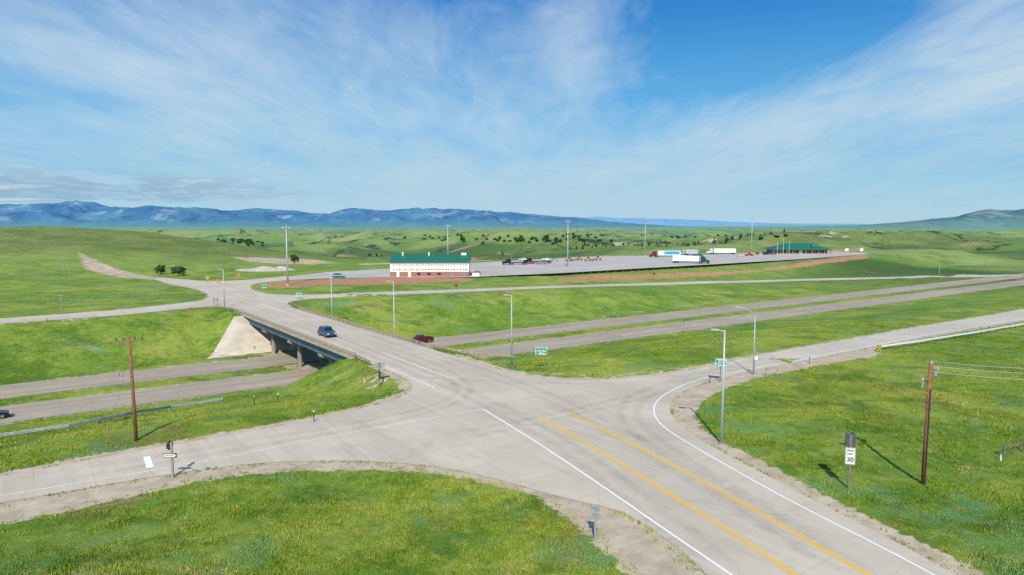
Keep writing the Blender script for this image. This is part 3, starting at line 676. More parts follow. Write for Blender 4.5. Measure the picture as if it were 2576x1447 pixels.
def davit(loc,h,label,arms):
    e=thing("street_lamp",label,"street lamp",loc,0,"curved arm street lamps beside the ramps")
    MB().cyl((0,0,0),(0,0,h*.88),.10,.06,12).build("pole",GALV2,e,smooth=True)
    for sg,L in arms:
        pts=[(sg*L*k,0,h*.87+h*.12*math.sin(min(1,k*1.3)*math.pi/2)) for k in (0,.15,.3,.5,.75,1)]
        a=MB().tube(pts,.04,8).build("arm",GALV2,e)
        MB().prism([(sg*L,h-.05),(sg*L,h+.10),(sg*(L+.6),h+.08),(sg*(L+.65),h-.04)],-.15,.15).build("lamp_head",GALV2,a,.02)
    return e
l=SH(1895,943);davit(l,up_h(l,773),"grey street lamp with slim curved arm over the ramp",[(-1,2.1)])
l=SH(2362,702);davit(l,max(6,up_h(l,665)),"grey street lamp with very long arm over the ramp",[(1,17)])
def highmast(px,py,top,label):
    l=SH(px,py);h=up_h(l,top)
    e=thing("high_mast_light",label,"light mast",l,0,"high mast lights around the truck lot")
    MB().cyl((0,0,0),(0,0,h),.34,.14,14).build("mast",GALV2,e,smooth=True)
    MB().cyl((0,0,0),(0,0,.5),.6,.55,12).build("foundation",CC,e)
    r=MB();n=16
    for i in range(n):
        a=2*math.pi*i/n;b=2*math.pi*(i+1)/n
        r.cyl((.9*math.cos(a),.9*math.sin(a),h-.3),(.9*math.cos(b),.9*math.sin(b),h-.3),.05,n=6)
    for i in range(4):
        a=i*math.pi/2;r.cyl((0,0,h-.3),(.9*math.cos(a),.9*math.sin(a),h-.3),.04,n=6)
    ring=r.build("ring",GALV,e)
    for i in range(6):
        a=i*math.pi/3;MB().cyl((1.1*math.cos(a),1.1*math.sin(a),h-.25),(1.25*math.cos(a),1.25*math.sin(a),h-.75),.14,.32,10).build("floodlight",GALV,ring)
    MB().cyl((0,0,h),(0,0,h+.5),.2,.12,8).build("mast_head",GALV,e)
for a in ((724,718,569),(1127,662,566),(1428,673,554),(1622,644,561),(1890,637,548)): highmast(*a,"very tall steel high mast light at the truck lot")
# ------------------------------------------------------------------ utility poles + wires
def pole_l():
    l=SH(343,1110);h=up_h(l,848)
    e=thing("utility_pole","reddish wooden utility pole with crossarm and guy wire","utility pole",l,0,"wooden utility poles")
    e.rotation_euler=(0,math.radians(-.9),.35)
    MB().cyl((0,0,-.3),(0,0,h),.17,.12,12).build("pole",PWOOD,e,smooth=True)
    MB().box(-1.15,1.15,-.07,.07,h-.45,h-.30).cyl((-.7,.03,h-.4),(0,.03,h-1.1),.025,n=6).cyl((.7,.03,h-.4),(0,.03,h-1.1),.025,n=6).build("crossarm",WOOD,e)
    for x in (-1.05,-.45,.45,1.05): MB().cyl((x,0,h-.32),(x,0,h-.14),.05,.03,8).cyl((x,0,h-.14),(x,0,h-.06),.08,.05,8).build("insulator",DARK,e)
    MB().cyl((0,0,h-1.2),(-2.6,1.0,-.2),.012,n=6).build("guy_wire",WIRE,e)
    return Vector(l)+Vector((-.1,0,h))
def pole_r():
    l=SH(2322,1221);h=up_h(l,914)
    e=thing("utility_pole","brown wooden utility pole with insulators and small transformer fittings","utility pole",l,0,"wooden utility poles")
    e.rotation_euler=(0,math.radians(.4),0)
    MB().cyl((0,0,-.3),(0,0,h),.18,.14,12).build("pole",PWOOD,e,smooth=True)
    MB().cyl((0,-.02,h-.45),(.5,-.1,h-.45),.03,n=6).cyl((0,0,h-.6),(.45,0,h-.9),.03,n=6).cyl((0,0,h-1.5),(-.6,-.1,h-1.3),.03,n=6).build("bracket",DARK,e)
    for p in ((.5,-.1,h-.45),(.3,0,h-.5),(-.6,-.1,h-1.3),(.05,0,h)):
        MB().cyl((p[0],p[1],p[2]),(p[0],p[1],p[2]+.2),.08,.05,8).build("insulator",GALV2,e)
    MB().cyl((-.6,-.1,h-1.9),(-.6,-.1,h-1.4),.07,n=8).build("cutout",GALV,e)
    MB().cyl((.35,-.05,h-.95),(.35,-.05,h-.55),.14,n=12).build("transformer",GALV,e)
    MB().box(-.05,.05,-.2,-.15,0,h-2).build("conduit",DARK,e)
    return Vector(l)+Vector((0,0,h))
TL_=pole_l();TR_=pole_r()
def wire(a,b,sag,label,r=.006,mt=None):
    a=Vector(a);b=Vector(b);e=thing("power_line",label,"power line",a,0,"power lines between the utility poles")
    n=24;pts=[(b-a)*(i/n)+Vector((0,0,-sag*4*(i/n)*(1-i/n))) for i in range(n+1)]
    MB().tube(pts,r,5).build("wire",mt or WIRE,e)
for o_ in (-.45,.45): wire(TL_+Vector((o_,.2*o_,-.1)),TR_+Vector((o_*.4,0,-.1-.2*(o_>0))),2.6,"thin power line sagging between two utility poles",.005)
for o_ in (0,.35,.8): wire(TR_+Vector((.1,0,.15-o_)),TR_+Vector((32,8,-1.2-o_*1.5)),.8,"thin power line leaving the wooden pole",.013,WIREL)
for o_ in (-.9,.9): wire(TL_+Vector((o_,0,-.1)),TL_+Vector((-45,5+o_,-1.5)),.9,"thin power line leaving the crossarm")
# ------------------------------------------------------------------ signs
def face_cam(l): return math.atan2(l[0],l[1])*-1
def sgn(name,label,loc,rz): return thing(name,label,"road sign",loc,rz)
RX=(math.radians(90),0,0)
def green_sign(px,py,top,bot,w,lines,label,posts=2,arrow=None,pw=WOOD):
    l=SH(px,py);zt=up_h(l,top);zb=up_h(l,bot);e=sgn("green_guide_sign",label,l,face_cam(l)*.7)
    hh=zt-zb
    for x in ([-w*.28,w*.28] if posts==2 else [0]): MB().box(x-.07,x+.07,.02,.14,-.3,zt-.1).build("post",pw,e)
    p=MB().box(-w/2,w/2,-.03,0,zb,zt).build("panel",GRN,e)
    fr=.04;m=MB()
    for b in ((-w/2+.04,w/2-.04,zt-.04-fr,zt-.04),(-w/2+.04,w/2-.04,zb+.04,zb+.04+fr)): m.box(b[0],b[1],-.036,-.031,b[2],b[3])
    for b in ((-w/2+.04,-w/2+.04+fr),(w/2-.04-fr,w/2-.04)): m.box(b[0],b[1],-.036,-.031,zb+.04+fr,zt-.04-fr)
    m.build("border",WHT,p)
    n=len(lines)
    for i,tx in enumerate(lines):
        sz=min(hh/n*.85,w/(len(tx)*.62))
        text_mesh(tx,sz,"lettering",WHT,p,(.12 if arrow else 0,-.034,zt-.06-(hh-.12)*(i+.5)/n),RX)
    if arrow:
        a=MB()
        if arrow=='up': a.prism([(-w*.42,zb+hh*.15),(-w*.42,zb+hh*.4),(-w*.46,zb+hh*.4),(-w*.40,zb+hh*.58),(-w*.34,zb+hh*.4),(-w*.38,zb+hh*.4),(-w*.38,zb+hh*.15)],-.036,-.031)
        else: a.prism([(-w*.30,zb+hh*.40),(-w*.38,zb+hh*.40),(-w*.38,zb+hh*.5),(-w*.46,zb+hh*.35),(-w*.38,zb+hh*.2),(-w*.38,zb+hh*.3),(-w*.30,zb+hh*.3)],-.036,-.031)
        a.build("arrow",WHT,p)
    return e
green_sign(1361,926,872,893,1.8,["PORT OF ENTRY","Sheridan","Billings"],"green PORT OF ENTRY guide sign on two wooden posts",2,'up')
green_sign(1812,962,902,922,1.45,["PORT OF","ENTRY","Sheridan"],"green PORT OF ENTRY sign with arrow beside street lamp",1,'side')
for px,py,tp,bt,tx in ((665,729,714,727,["PORT OF","ENTRY"]),(752,753,737,747,["PORT OF","ENTRY"])):
    ll=SH(px,py);green_sign(px,py,tp,bt,11/F*ll[1]*(1.0 if px<700 else 1.3),tx,"small green guide sign on the far ramp corner",2)
l=SH(434,1203);e=sgn("one_way_sign","black and white ONE WAY sign on a wooden post",l,.05)
hT=up_h(l,1110);zc=up_h(l,1146)
MB().box(-.08,.08,.0,.13,-.3,hT-.12).build("post",GREYW,e)
p=MB().box(-.62,.42,-.04,-.005,zc-.17,zc+.17).build("panel",DARK,e)
MB().prism([(-.58,zc-.12),(-.58,zc+.12),(.10,zc+.12),(.10,zc+.155),(.40,zc),(.10,zc-.155),(.10,zc-.12)],-.047,-.041).build("arrow",WHT,p)
text_mesh("ONE WAY",.15,"lettering",DARK,p,(-.16,-.051,zc),RX)
q=MB().prism([(-.15,hT-.72),(-.36,hT-.5),(-.36,hT-.2),(-.15,hT),(.15,hT),(.36,hT-.2),(.36,hT-.5),(.15,hT-.72)],-.015,.015).build("stop_sign_back",mat("dull_sign_back",(.10,.10,.10),.6),e);q.rotation_euler=(0,0,1.25);q.location=(-.15,.1,0)
l=SH(2135,1232);e=sgn("speed_limit_sign","white SPEED LIMIT 30 sign on a wooden post",l,face_cam(l)*.6)
z1,z2,z0=up_h(l,1127),up_h(l,1168),up_h(l,1092)
MB().box(-.08,.08,.0,.16,-.3,z0-.1).build("post",WOOD,e)
p=MB().box(-.34,.34,-.03,0,z2,z1).build("panel",WHT,e);H_=z1-z2
b=MB();
for q in ((-.31,.31,z1-.05,z1-.03),(-.31,.31,z2+.03,z2+.05)): b.box(q[0],q[1],-.036,-.031,q[2],q[3])
for q in ((-.31,-.29),(.29,.31)): b.box(q[0],q[1],-.036,-.031,z2+.05,z1-.05)
b.build("border",DARK,p)
for tx,sz,k in (("SPEED",.19,.17),("LIMIT",.19,.37),("30",.48,.72)): text_mesh(tx,sz,"lettering",DARK,p,(0,-.035,z1-H_*k),RX)
MB().box(-.34,.34,.04,.30,z1+.05,z0).box(-.29,.29,.02,.04,z1+.1,z0-.05).build("equipment_box",mat("blue_grey_box",(.075,.10,.13),.5,.2),e,.03)
MB().cyl((.1,.15,z0),(.1,.15,z0+.12),.06,n=8).build("sensor",DARK,e)
MB().box(-.75,-.30,.17,.2,z1+.15,z1+.25).build("side_bracket",DARK,e)
l=SH(1497,1363);e=sgn("road_sign","grey back of a two-panel road sign on a post",l,-.35)
z1,z2,z3=up_h(l,1270),up_h(l,1301),up_h(l,1287)
MB().box(-.06,.06,-.06,.06,-.3,z1-.05).build("post",GALV,e)
MB().box(-.31,.29,.065,.09,z3+.02,z1).build("panel",GALV,e,.01);MB().box(-.26,.24,.065,.09,z2-.08,z3-.01).build("panel",GALV,e,.01)
for z in (z1-.15,z3-.1): MB().box(-.24,.22,.03,.062,z-.03,z+.03).build("bracket",GALV2,e)
l=S0(955,960);l=(*l,Hs(*l));e=sgn("road_sign","wide grey sign back on a wooden post beside the bridge",l,.3)
z1,z2=up_h(l,912),up_h(l,926)
MB().box(-.09,.09,-.09,.09,-.3,z1-.05).build("post",WOOD,e);MB().box(-.72,.72,.1,.13,z2,z1).build("panel",GALV,e)
MB().box(-.14,.14,-.12,-.10,z2-1.3,z2-.4).build("object_marker",DARK,e)
l=SH(543,770);e=sgn("road_sign","wide grey sign back on two posts by the ramp",l,.1)
z1,z2=up_h(l,750),up_h(l,757)
for x in (-.4,.4): MB().box(x-.06,x+.06,-.06,.06,-.3,z1).build("post",WOOD,e)
MB().box(-.7,.7,.07,.1,z2,z1).build("panel",GALV,e)
l=SH(1898,942);e=sgn("mile_sign","small white sign on a short metal post",l,0)
z1=up_h(l,896);MB().box(-.04,.04,0,.06,-.2,z1-.05).build("post",GALV,e);MB().box(-.35,.35,-.03,0,z1-.5,z1).build("panel",WHT,e)
for px,py,tp,mt_,lab in ((522,712,694,YEL,"yellow diamond warning sign by the far road"),(600,703,688,ORG,"orange diamond construction sign by the far road"),(547,712,702,ORG,"orange diamond construction sign by the far road")):
    l=SH(px,py);h=up_h(l,tp);e=thing("warning_sign",lab,"road sign",l,0,"small warning signs along the far road")
    MB().box(-.06,.06,.0,.12,-.2,h-.2).build("post",WOOD,e);MB().prism([(0,h-1.5),(.75,h-.75),(0,h),(-.75,h-.75)],-.04,0).build("panel",mt_,e)
for px,py,tp in ((1148,728,714),(2185,694,682),(1645,706,686)):
    l=SH(px,py);h=up_h(l,tp);e=thing("wrong_way_sign","small dark red sign beside the far ramp","road sign",l,.2,"dark red signs by the ramp")
    MB().box(-.06,.06,0,.12,-.2,h-.1).build("post",WOOD,e);MB().box(-.5,.5,-.04,0,h-1.0,h).build("panel",mat("dark_red_panel",(.22,.03,.02),.6),e)
proto=thing("delineator_post","short thin dark delineator post at the roadside","roadside post",SH(790,1062),0,"short delineator posts along the roads")
MB().box(-.045,.045,-.02,.02,-.2,1.25).build("stake",mat("brown_steel",(.06,.045,.035),.7),proto);MB().box(-.05,.05,-.032,-.021,1.05,1.22).build("reflector",WHT,proto)
for px,py in ((2036,915),(1340,795),(1600,770),(1560,850),(1290,868),(1960,772),(2290,745),(1720,812),(885,722),(1080,705),(400,752),(152,766),(300,948),(640,880),(2120,728),(1460,716),(1900,700),(640,1020),(1786,963),(620,905),(2345,700),(2240,692),(2060,720),(120,812),(480,780),(2450,868),(700,1015),(1420,838)):
    clone(proto,SH(px,py),random.uniform(0,.6))
l=SH(267,1120);e=thing("utility_marker","leaning thin orange utility marker in the grass","utility marker",l,0);e.rotation_euler=(0,math.radians(9),0)
MB().cyl((0,0,-.1),(0,0,2.2),.022,n=8).build("pole",ORG,e);MB().cyl((0,0,2.2),(0,0,2.28),.04,.03,n=8).build("cap",ORG,e)
for px,py,tp in ((162,700,643),(156,780,740),(176,690,648)):
    l=SH(px,py);h=up_h(l,tp);e=thing("utility_pole","slim weathered wooden pole on the grassy hillside","utility pole",l,.4,"wooden utility poles")
    MB().cyl((0,0,-.3),(0,0,h),.13,.1,8).build("pole",GREYW,e);MB().box(-.6,.6,-.05,.05,h-.4,h-.25).build("crossarm",GREYW,e)
# ------------------------------------------------------------------ fences
def fence_brace(px,py,label,rz,n=2,sp=1.6,h=1.25,m=GREYW,pr=.09,rr=.05):
    l=SH(px,py);e=thing("wooden_fence",label,"fence",l,rz)
    for i in range(n): MB().cyl((i*sp,0,-.3),(i*sp,0,h*(1-.08*(i%2))),pr,pr*.9,8).build("post",m,e)
    MB().cyl((0,0,h*.8),((n-1)*sp,0,h*.74),rr,n=8).build("rail",m,e)
    MB().cyl((0,-.02,h*.75),(sp,-.02,.15),rr*.6,n=6).build("brace",m,e)
fence_brace(1927,946,"short grey wooden fence brace at the gravel verge",.1)
fence_brace(2525,1150,"old dark wooden gate posts and rails in the grass",.45,4,1.5,1.2,DGW,.08,.05)
l=SH(2517,1160);e=thing("pipe_marker","short white pipe marker beside the old fence","pipe marker",l,0)
MB().cyl((0,0,-.1),(0,0,.6),.07,n=10).build("pipe",WHT,e);MB().cyl((0,0,.6),(0,0,.68),.09,.07,n=10).build("cap",GRN,e)
def wirefence(pts,step,label,h=1.3):
    P=np.array([p[:2] for p in pts]);d=np.concatenate([[0],np.cumsum(np.hypot(*np.diff(P,axis=0).T))]);n=min(90,int(d[-1]/step));q=np.linspace(0,d[-1],n+1)
    x=np.interp(q,d,P[:,0]);y=np.interp(q,d,P[:,1]);z=H(x,y);e=thing("wire_fence",label,"fence",(x[0],y[0],z[0]),0,"post and wire fences")
    me=None
    for i in range(n+1):
        if me is None: po=MB().cyl((0,0,-.2),(0,0,h),.075,.07,6).build("post",GREYW,e);me=po.data
        else: po=bpy.data.objects.new("post",me);C.objects.link(po);po.parent=e
        po.location=(x[i]-x[0],y[i]-y[0],z[i]-z[0])
    w=MB()
    for k in (.35,.65,.95): w.tube([(x[i]-x[0],y[i]-y[0],z[i]-z[0]+h*k) for i in range(n+1)],.012,4)
    w.build("wires",WIRE,e)
wirefence([SH(1210,697),SH(1400,693),SH(1700,680),SH(2000,662),SH(2200,645)],5,"wire fence with wooden posts along the truck lot")
wirefence([SH(760,722),SH(900,720),SH(1200,712),SH(1600,702),SH(2000,692)],6,"wire fence with wooden posts on the far grassy bank")
wirefence([SH(0,772),SH(200,758),SH(400,745),SH(480,740)],5,"wire fence with wooden posts on the hillside")
# ------------------------------------------------------------------ vehicles (+X forward)
def paint(k,c): return mat("car_paint_"+k,c,.28,.25,.04,1,.6)
def wheel(e,x,y,r=.36,w=.26):
    o=MB().cyl((x,y-w/2,r),(x,y+w/2,r),r,n=18).build("wheel",BLK,e,.03)
    s=1 if y>0 else -1
    MB().cyl((x,y+s*w*.3,r),(x,y+s*(w/2+.015),r),r*.6,r*.55,n=12).build("rim",RIM,o)
def car(kind,loc,rz,col,label,group=None):
    e=thing("parked_car" if group else "car",label,"pickup truck" if kind=='pickup' else "car",loc,rz,group)
    if kind=='suv': L,W,b,rf=4.75,.95,1.02,1.72;cab=(-2.2,1.05,-1.75,.25)
    elif kind=='sedan': L,W,b,rf=4.7,.9,.92,1.44;cab=(-1.75,1.0,-1.0,.25)
    else: L,W,b,rf=5.8,1.0,1.12,1.88;cab=(-.75,1.35,-.55,.7)
    h=L/2
    if kind=='pickup':
        pr=[(-h,.5),(-h,.72),(-.8,.74),(-.8,b),(1.3,b+.02),(h-.25,b-.05),(h,b-.25),(h,.42),(h-.3,.36),(-h+.2,.42)]
    else:
        pr=[(-h+.05,.32),(-h,.55),(-h+.05,b-.12),(-h+.25,b),(1.1,b+.02),(h-.35,b-.14),(h-.05,b-.32),(h,.5),(h-.1,.3)]
    body=MB().prism(pr,-W,W).build("body",paint(col[0],col[1]),e,.07)
    if kind=='pickup':
        MB().box(-h,-.82,W-.1,W,.74,b+.08).box(-h,-.82,-W,-W+.1,.74,b+.08).box(-h,-h+.1,-W+.1,W-.1,.74,b+.06).build("cargo_bed",paint(col[0],col[1]),e,.02)
    c0,c1,d0,d1=cab;wt=W*.76;wb=W*.95
    MB().frus(c0,c1,-wb,wb,b-.02,d0,d1,-wt,wt,rf).build("cabin",paint(col[0],col[1]),e,.06)
    B=[(c0,-wb,b),(c1,-wb,b),(c1,wb,b),(c0,wb,b)];T=[(d0,-wt,rf),(d1,-wt,rf),(d1,wt,rf),(d0,wt,rf)]
    for q in ([B[0],B[1],T[1],T[0]],[B[2],B[3],T[3],T[2]]):
        if kind=='pickup': spans=((.06,.46),(.52,.92))
        else: spans=((.05,.30),(.34,.62),(.66,.94))
        for u0,u1 in spans: 
            if q[0] is B[2]: u0,u1=1-u1,1-u0
            MB().panel(q,u0,u1,.14,.88).build("window",GLASS,e)
    MB().panel([B[1],B[2],T[2],T[1]],.06,.94,.10,.93).build("windscreen",GLASS,e)
    MB().panel([B[3],B[0],T[0],T[3]],.08,.92,.25,.88).build("rear_window",GLASS,e)
    wr=.40 if kind=='pickup' else .35
    for x in (-h+.95 if kind!='pickup' else -h+1.2,h-.95):
        for y in (-W+.08,W-.08): wheel(e,x,y,wr)
    for y in (-1,1):
        MB().box(h-.12,h+.01,y*W*.72-.17,y*W*.72+.17,b-.38,b-.24).build("headlight",HL,e)
        MB().box(-h-.01,-h+.08,y*W*.8-.12,y*W*.8+.12,b-.35,b-.15).build("tail_light",TL,e)
        MB().box(.75 if kind!='pickup' else 1.1,.95 if kind!='pickup' else 1.3,y*(W+.12)-.08,y*(W+.12)+.08,b,b+.15).build("mirror",DARK,e,.02)
    MB().box(h-.02,h+.015,-W*.45,W*.45,.62,b-.3).build("grille",DARK,e)
    MB().box(h-.05,h+.03,-W*.85,W*.85,.34,.5).box(-h-.03,-h+.05,-W*.85,W*.85,.36,.52).build("bumper",CHR if kind=='pickup' else DARK,e)
    return e
DM=math.atan2(-CA,SA)
car('suv',(*st(44.6,to_st(*S0(814,847))[1]),.04),DM,('steel_blue',(.045,.11,.18)),"blue SUV with dark windows driving across the bridge")
car('pickup',(*st(to_st(*S0(1062,864,-7))[0],138.8),-6.95),ANG+math.pi,('dark_red',(.125,.008,.014)),"dark red pickup truck driving on the highway")
car('sedan',(*st(to_st(*S0(-26,1062,-7))[0],118.6),-6.95),ANG,('black',(.012,.014,.02)),"black car driving on the highway lane")
def semi(loc,rz,cabc,trc,label,L=14.5,flat=False,stripe=None):
    e=thing("semi_truck",label,"truck",loc,rz,"trucks parked in the lot")
    pc=paint(*cabc)
    MB().box(-7.5-L+10,7.6,-.45,.45,.75,1.0).build("chassis",DARK,e)
    MB().box(3.2,5.6,-1.2,1.2,1.0,3.3 if not flat else 2.9).frus(3.2,5.4,-1.2,1.2,3.3 if not flat else 2.9,3.2,4.4,-1.0,1.0,3.95 if not flat else 3.1).build("cab",pc,e,.1)
    MB().prism([(5.6,.7),(5.6,2.15),(7.4,1.85),(7.7,1.5),(7.7,.7)],-1.0,1.0).build("hood",pc,e,.1)
    MB().panel([(5.6,-1.1,2.15),(5.6,1.1,2.15),(5.45,1.1,3.1),(5.45,-1.1,3.1)],.03,.97,.08,.9,.05).build("windscreen",GLASS,e)
    for y in (-1.2,1.2): MB().box(4.6,5.4,y-.02,y+.02,2.1,2.9).build("window",GLASS,e)
    MB().box(7.7,7.74,-.6,.6,.8,1.6).build("grille",CHR,e)
    for y in (-1.1,1.1): MB().cyl((3.0,y,1),(3.0,y,4.2),.09,n=8).build("exhaust_stack",CHR,e)
    for x in (6.7,3.4,2.1,-L+5.5-1.0,-L+5.5-2.3):
        for y in (-1.05,1.05): wheel(e,x,y,.5,.45)
    x1=2.4;x0=x1-L
    if flat: MB().box(x0,x1,-1.25,1.25,1.15,1.35).build("flatbed",DARK,e)
    else:
        t=MB().box(x0,x1,-1.28,1.28,1.15,4.05).build("trailer",mat("trailer_"+trc[0],trc[1],.4,0,.04,.5),e,.04)
        if stripe: 
            for y in (-1.285,1.285): MB().box(x0+.6,x0+L*.72,y-.012,y+.012,1.7,3.7).build("graphic_panel",mat("blue_graphic",(.03,.30,.62),.4,0,.2,.6),t)
        for y in (-1.1,1.1): MB().box(x1-4,x1-3.7,y-.08,y+.08,.1,1.15).build("landing_leg",GALV,t)
    return e
def q0(px,py): return (*S0(px,py),.02)
W_=('white',(.78,.78,.78))
semi(q0(1663,647),math.pi+.03,('maroon',(.20,.01,.025)),W_,"maroon semi truck with blue and white box trailer",14.5,stripe=True)
semi(q0(1803,640),math.pi+.03,('white',(.7,.7,.7)),W_,"white semi truck with long white box trailer",15.5)
semi(q0(1748,663),-.45,('dark_green',(.02,.09,.06)),W_,"dark semi truck with white box trailer in the lot",14)
semi(q0(1735,643),math.pi-.7,('silver',(.5,.5,.52)),('silver',(.5,.51,.53)),"silver semi truck with short trailer",8)
semi(q0(1300,666),math.pi+.15,('black',(.012,.012,.015)),W_,"black tow truck with an empty flatbed",8,flat=True)
semi(q0(1352,663),math.pi+.15,('black',(.012,.012,.015)),W_,"black truck with a flat car-carrying trailer",10,flat=True)
g="vehicles parked in the truck lot"
for px,py,k,c,lab,rz in ((853,699,'suv',('steel_blue',(.045,.11,.18)),"blue car driving on the lot entry road",.1),(1333,664,'sedan',('red',(.45,.02,.02)),"red car parked beside dark trucks",.1),(1362,665,'pickup',('grey',(.2,.2,.22)),"grey pickup truck parked beside dark trucks",3.2),
 (1376,656,'pickup',W_,"white pickup truck parked in the lot",.1),(1395,657,'sedan',('silver',(.45,.46,.48)),"silver car parked in the lot",.2),(1317,656,'pickup',W_,"white pickup truck parked in the lot",3.3),
 (1885,644,'pickup',('red',(.45,.02,.02)),"red pickup truck parked near the brick building",.1),(1861,645,'sedan',W_,"white car parked near the brick building",.2),(1927,641,'suv',('black',(.012,.014,.02)),"dark SUV parked near the brick building",.4),(1945,641,'sedan',('grey',(.2,.2,.22)),"grey car parked near the brick building",.4),
 (1716,645,'sedan',('silver',(.45,.46,.48)),"silver car parked behind the trucks",.1),(1760,645,'suv',('steel_blue',(.045,.11,.18)),"blue SUV parked behind the trucks",.1),(1905,640,'sedan',('red',(.45,.02,.02)),"red car parked near the brick building",1)):
    car(k,q0(px,py),rz,c,lab,g)
def loader(loc,rz,label,sc):
    e=thing("wheel_loader",label,"construction machine",loc,rz,"yellow construction machines parked in a row",sc)
    MB().box(-3,-.4,-1,1,.9,2.0).prism([(-.4,.9),(-.4,1.5),(1.5,1.3),(1.5,.9)],-.7,.7).build("body",YEL,e,.08)
    c=MB().box(-.7,.8,-.75,.75,2.0,3.2).build("cab",DARK,e,.05)
    MB().box(-.8,.9,-.85,.85,3.2,3.35).build("cab_roof",YEL,c)
    for y in (-.77,.77): MB().box(-.55,.65,y-.02,y+.02,2.3,3.0).build("window",GLASS,c)
    for x in (-2,1.4):
        for y in (-1.1,1.1): wheel(e,x,y,.75,.55)
    for y in (-.5,.5): MB().tube([(.6,y,1.7),(2,y,2.1),(3.2,y,.9)],.13,8).build("boom",YEL,e)
    MB().prism([(3.1,.3),(3.0,1.3),(3.5,1.4),(3.4,.5),(4.3,.25),(4.3,.15)],-1.3,1.3).build("bucket",DARK,e)
for px,py,rz,sc in ((1432,657,.3,.7),(1457,655,3.3,.65),(1480,657,-.2,.78),(1504,655,2.9,.75)): loader(q0(px,py),rz,"yellow wheel loader parked on the truck lot",sc)
# ------------------------------------------------------------------ buildings
def brickmat(name,c1,c2,sc):
    m,nt,b=newmat(name);tc=nt.n('ShaderNodeTexCoord').outputs['Object']
    br=nt.n('ShaderNodeTexBrick');nt.l(nt.mapv(tc,(1,1,1),(math.radians(90),0,0)),br.inputs['Vector']);br.inputs['Scale'].default_value=sc
    br.inputs['Color1'].default_value=(*c1,1);br.inputs['Color2'].default_value=(*c2,1);br.inputs['Mortar'].default_value=(.35,.28,.22,1)
    nt.l(br.outputs['Color'],b.inputs['Base Color']);b.inputs['Roughness'].default_value=.9;return m
BR=brickmat("red_brick",(.27,.095,.06),(.34,.13,.085),3);
def seam(name,c):
    m,nt,b=newmat(name);tc=nt.n('ShaderNodeTexCoord').outputs['Object']
    w=nt.n('ShaderNodeTexWave',wave_type='BANDS',bands_direction='X');nt.l(tc,w.inputs[0]);w.inputs['Scale'].default_value=.7
    nt.l(nt.mix(nt.mr(w.outputs['Fac'],.80,.98),c,tuple(x*.5 for x in c)),b.inputs['Base Color']);b.inputs['Roughness'].default_value=.5;return m
GR=seam("green_metal_roof",(.010,.155,.085));CREAM=mat("cream_siding",(.76,.74,.66),.7,0,.06,.4)
def bld1():
    l=q0(1081,696);e=thing("maintenance_building","white building with green metal roof and red brick base","building",(l[0],l[1],0),.03)
    w=15.5;D=15
    MB().box(-w,w,0,D,-.5,1.95).build("brick_base",BR,e)
    MB().box(-w+.05,w-.05,.05,D-.05,1.95,5.8).build("wall",CREAM,e)
    gb=MB();gb.prism([(0.05,5.8),(D-.05,5.8),(D/2,8.1)],-w+.05,w-.05)
    gb.v=[(y,x,z) for x,y,z in gb.v];gb.build("gable",CREAM,e)
    rf=MB();rf.hexa([(-w-.4,-.6,5.62),(w+.4,-.6,5.62),(w+.4,D/2,8.2),(-w-.4,D/2,8.2),(-w-.4,-.6,5.82),(w+.4,-.6,5.82),(w+.4,D/2,8.42),(-w-.4,D/2,8.42)])
    rf.hexa([(-w-.4,D/2,8.2),(w+.4,D/2,8.2),(w+.4,D+.6,5.62),(-w-.4,D+.6,5.62),(-w-.4,D/2,8.42),(w+.4,D/2,8.42),(w+.4,D+.6,5.82),(-w-.4,D+.6,5.82)])
    roof=rf.build("roof",GR,e)
    for x in (-11.3,-.8): MB().cyl((x,D/2-1,7.6),(x,D/2-1,9.1),.35,n=10).cyl((x,D/2-1,9.1),(x,D/2-1,9.35),.5,.3,10).build("roof_vent",CREAM,roof)
    MB().box(12.2,14.2,D/2-.8,D/2+.8,8,9.1).build("roof_unit",CREAM,roof)
    DW=mat("window_blue_grey",(.20,.24,.27),.2)
    for r,(z0,z1) in enumerate(((2.5,2.95),(4.45,4.8))):
        for i in range(26):
            x=-w+1+i*(2*w-2)/25.5;MB().box(x,x+.8,-.03,.06,z0,z1).build("window",DW,e)
    for i in range(14):
        x=-w+i*(2*w-.16)/13;MB().box(x,x+.16,-.05,.045,2.0,5.6).build("pilaster",CREAM,e)
    MB().box(-w-.05,w+.05,-.08,-.004,1.9,2.08).build("trim_band",WHT,e)
    for x in (-13,-8.5,8,13): MB().box(x,x+1.1,-.05,.02,-.0,1.8).build("door",DW if x>0 else WHT,e)
    for x in (-5,-1,3): MB().box(x,x+1.4,-.04,.02,.7,1.5).build("window",GLASS,e)
bld1()
l=q0(1197,695);e=thing("small_shed","small cream shed with a brown gable roof","shed",(l[0],l[1],0),-.25)
MB().box(-1.5,1.5,0,2.2,0,1.5).build("wall",CREAM,e);MB().prism([(-1.7,1.45),(0,2.2),(1.7,1.45)],-.2,2.4).build("roof",mat("brown_shingle",(.22,.14,.10),.9),e);MB().box(-.4,.4,-.03,0,0,1.25).build("door",WHT,e)
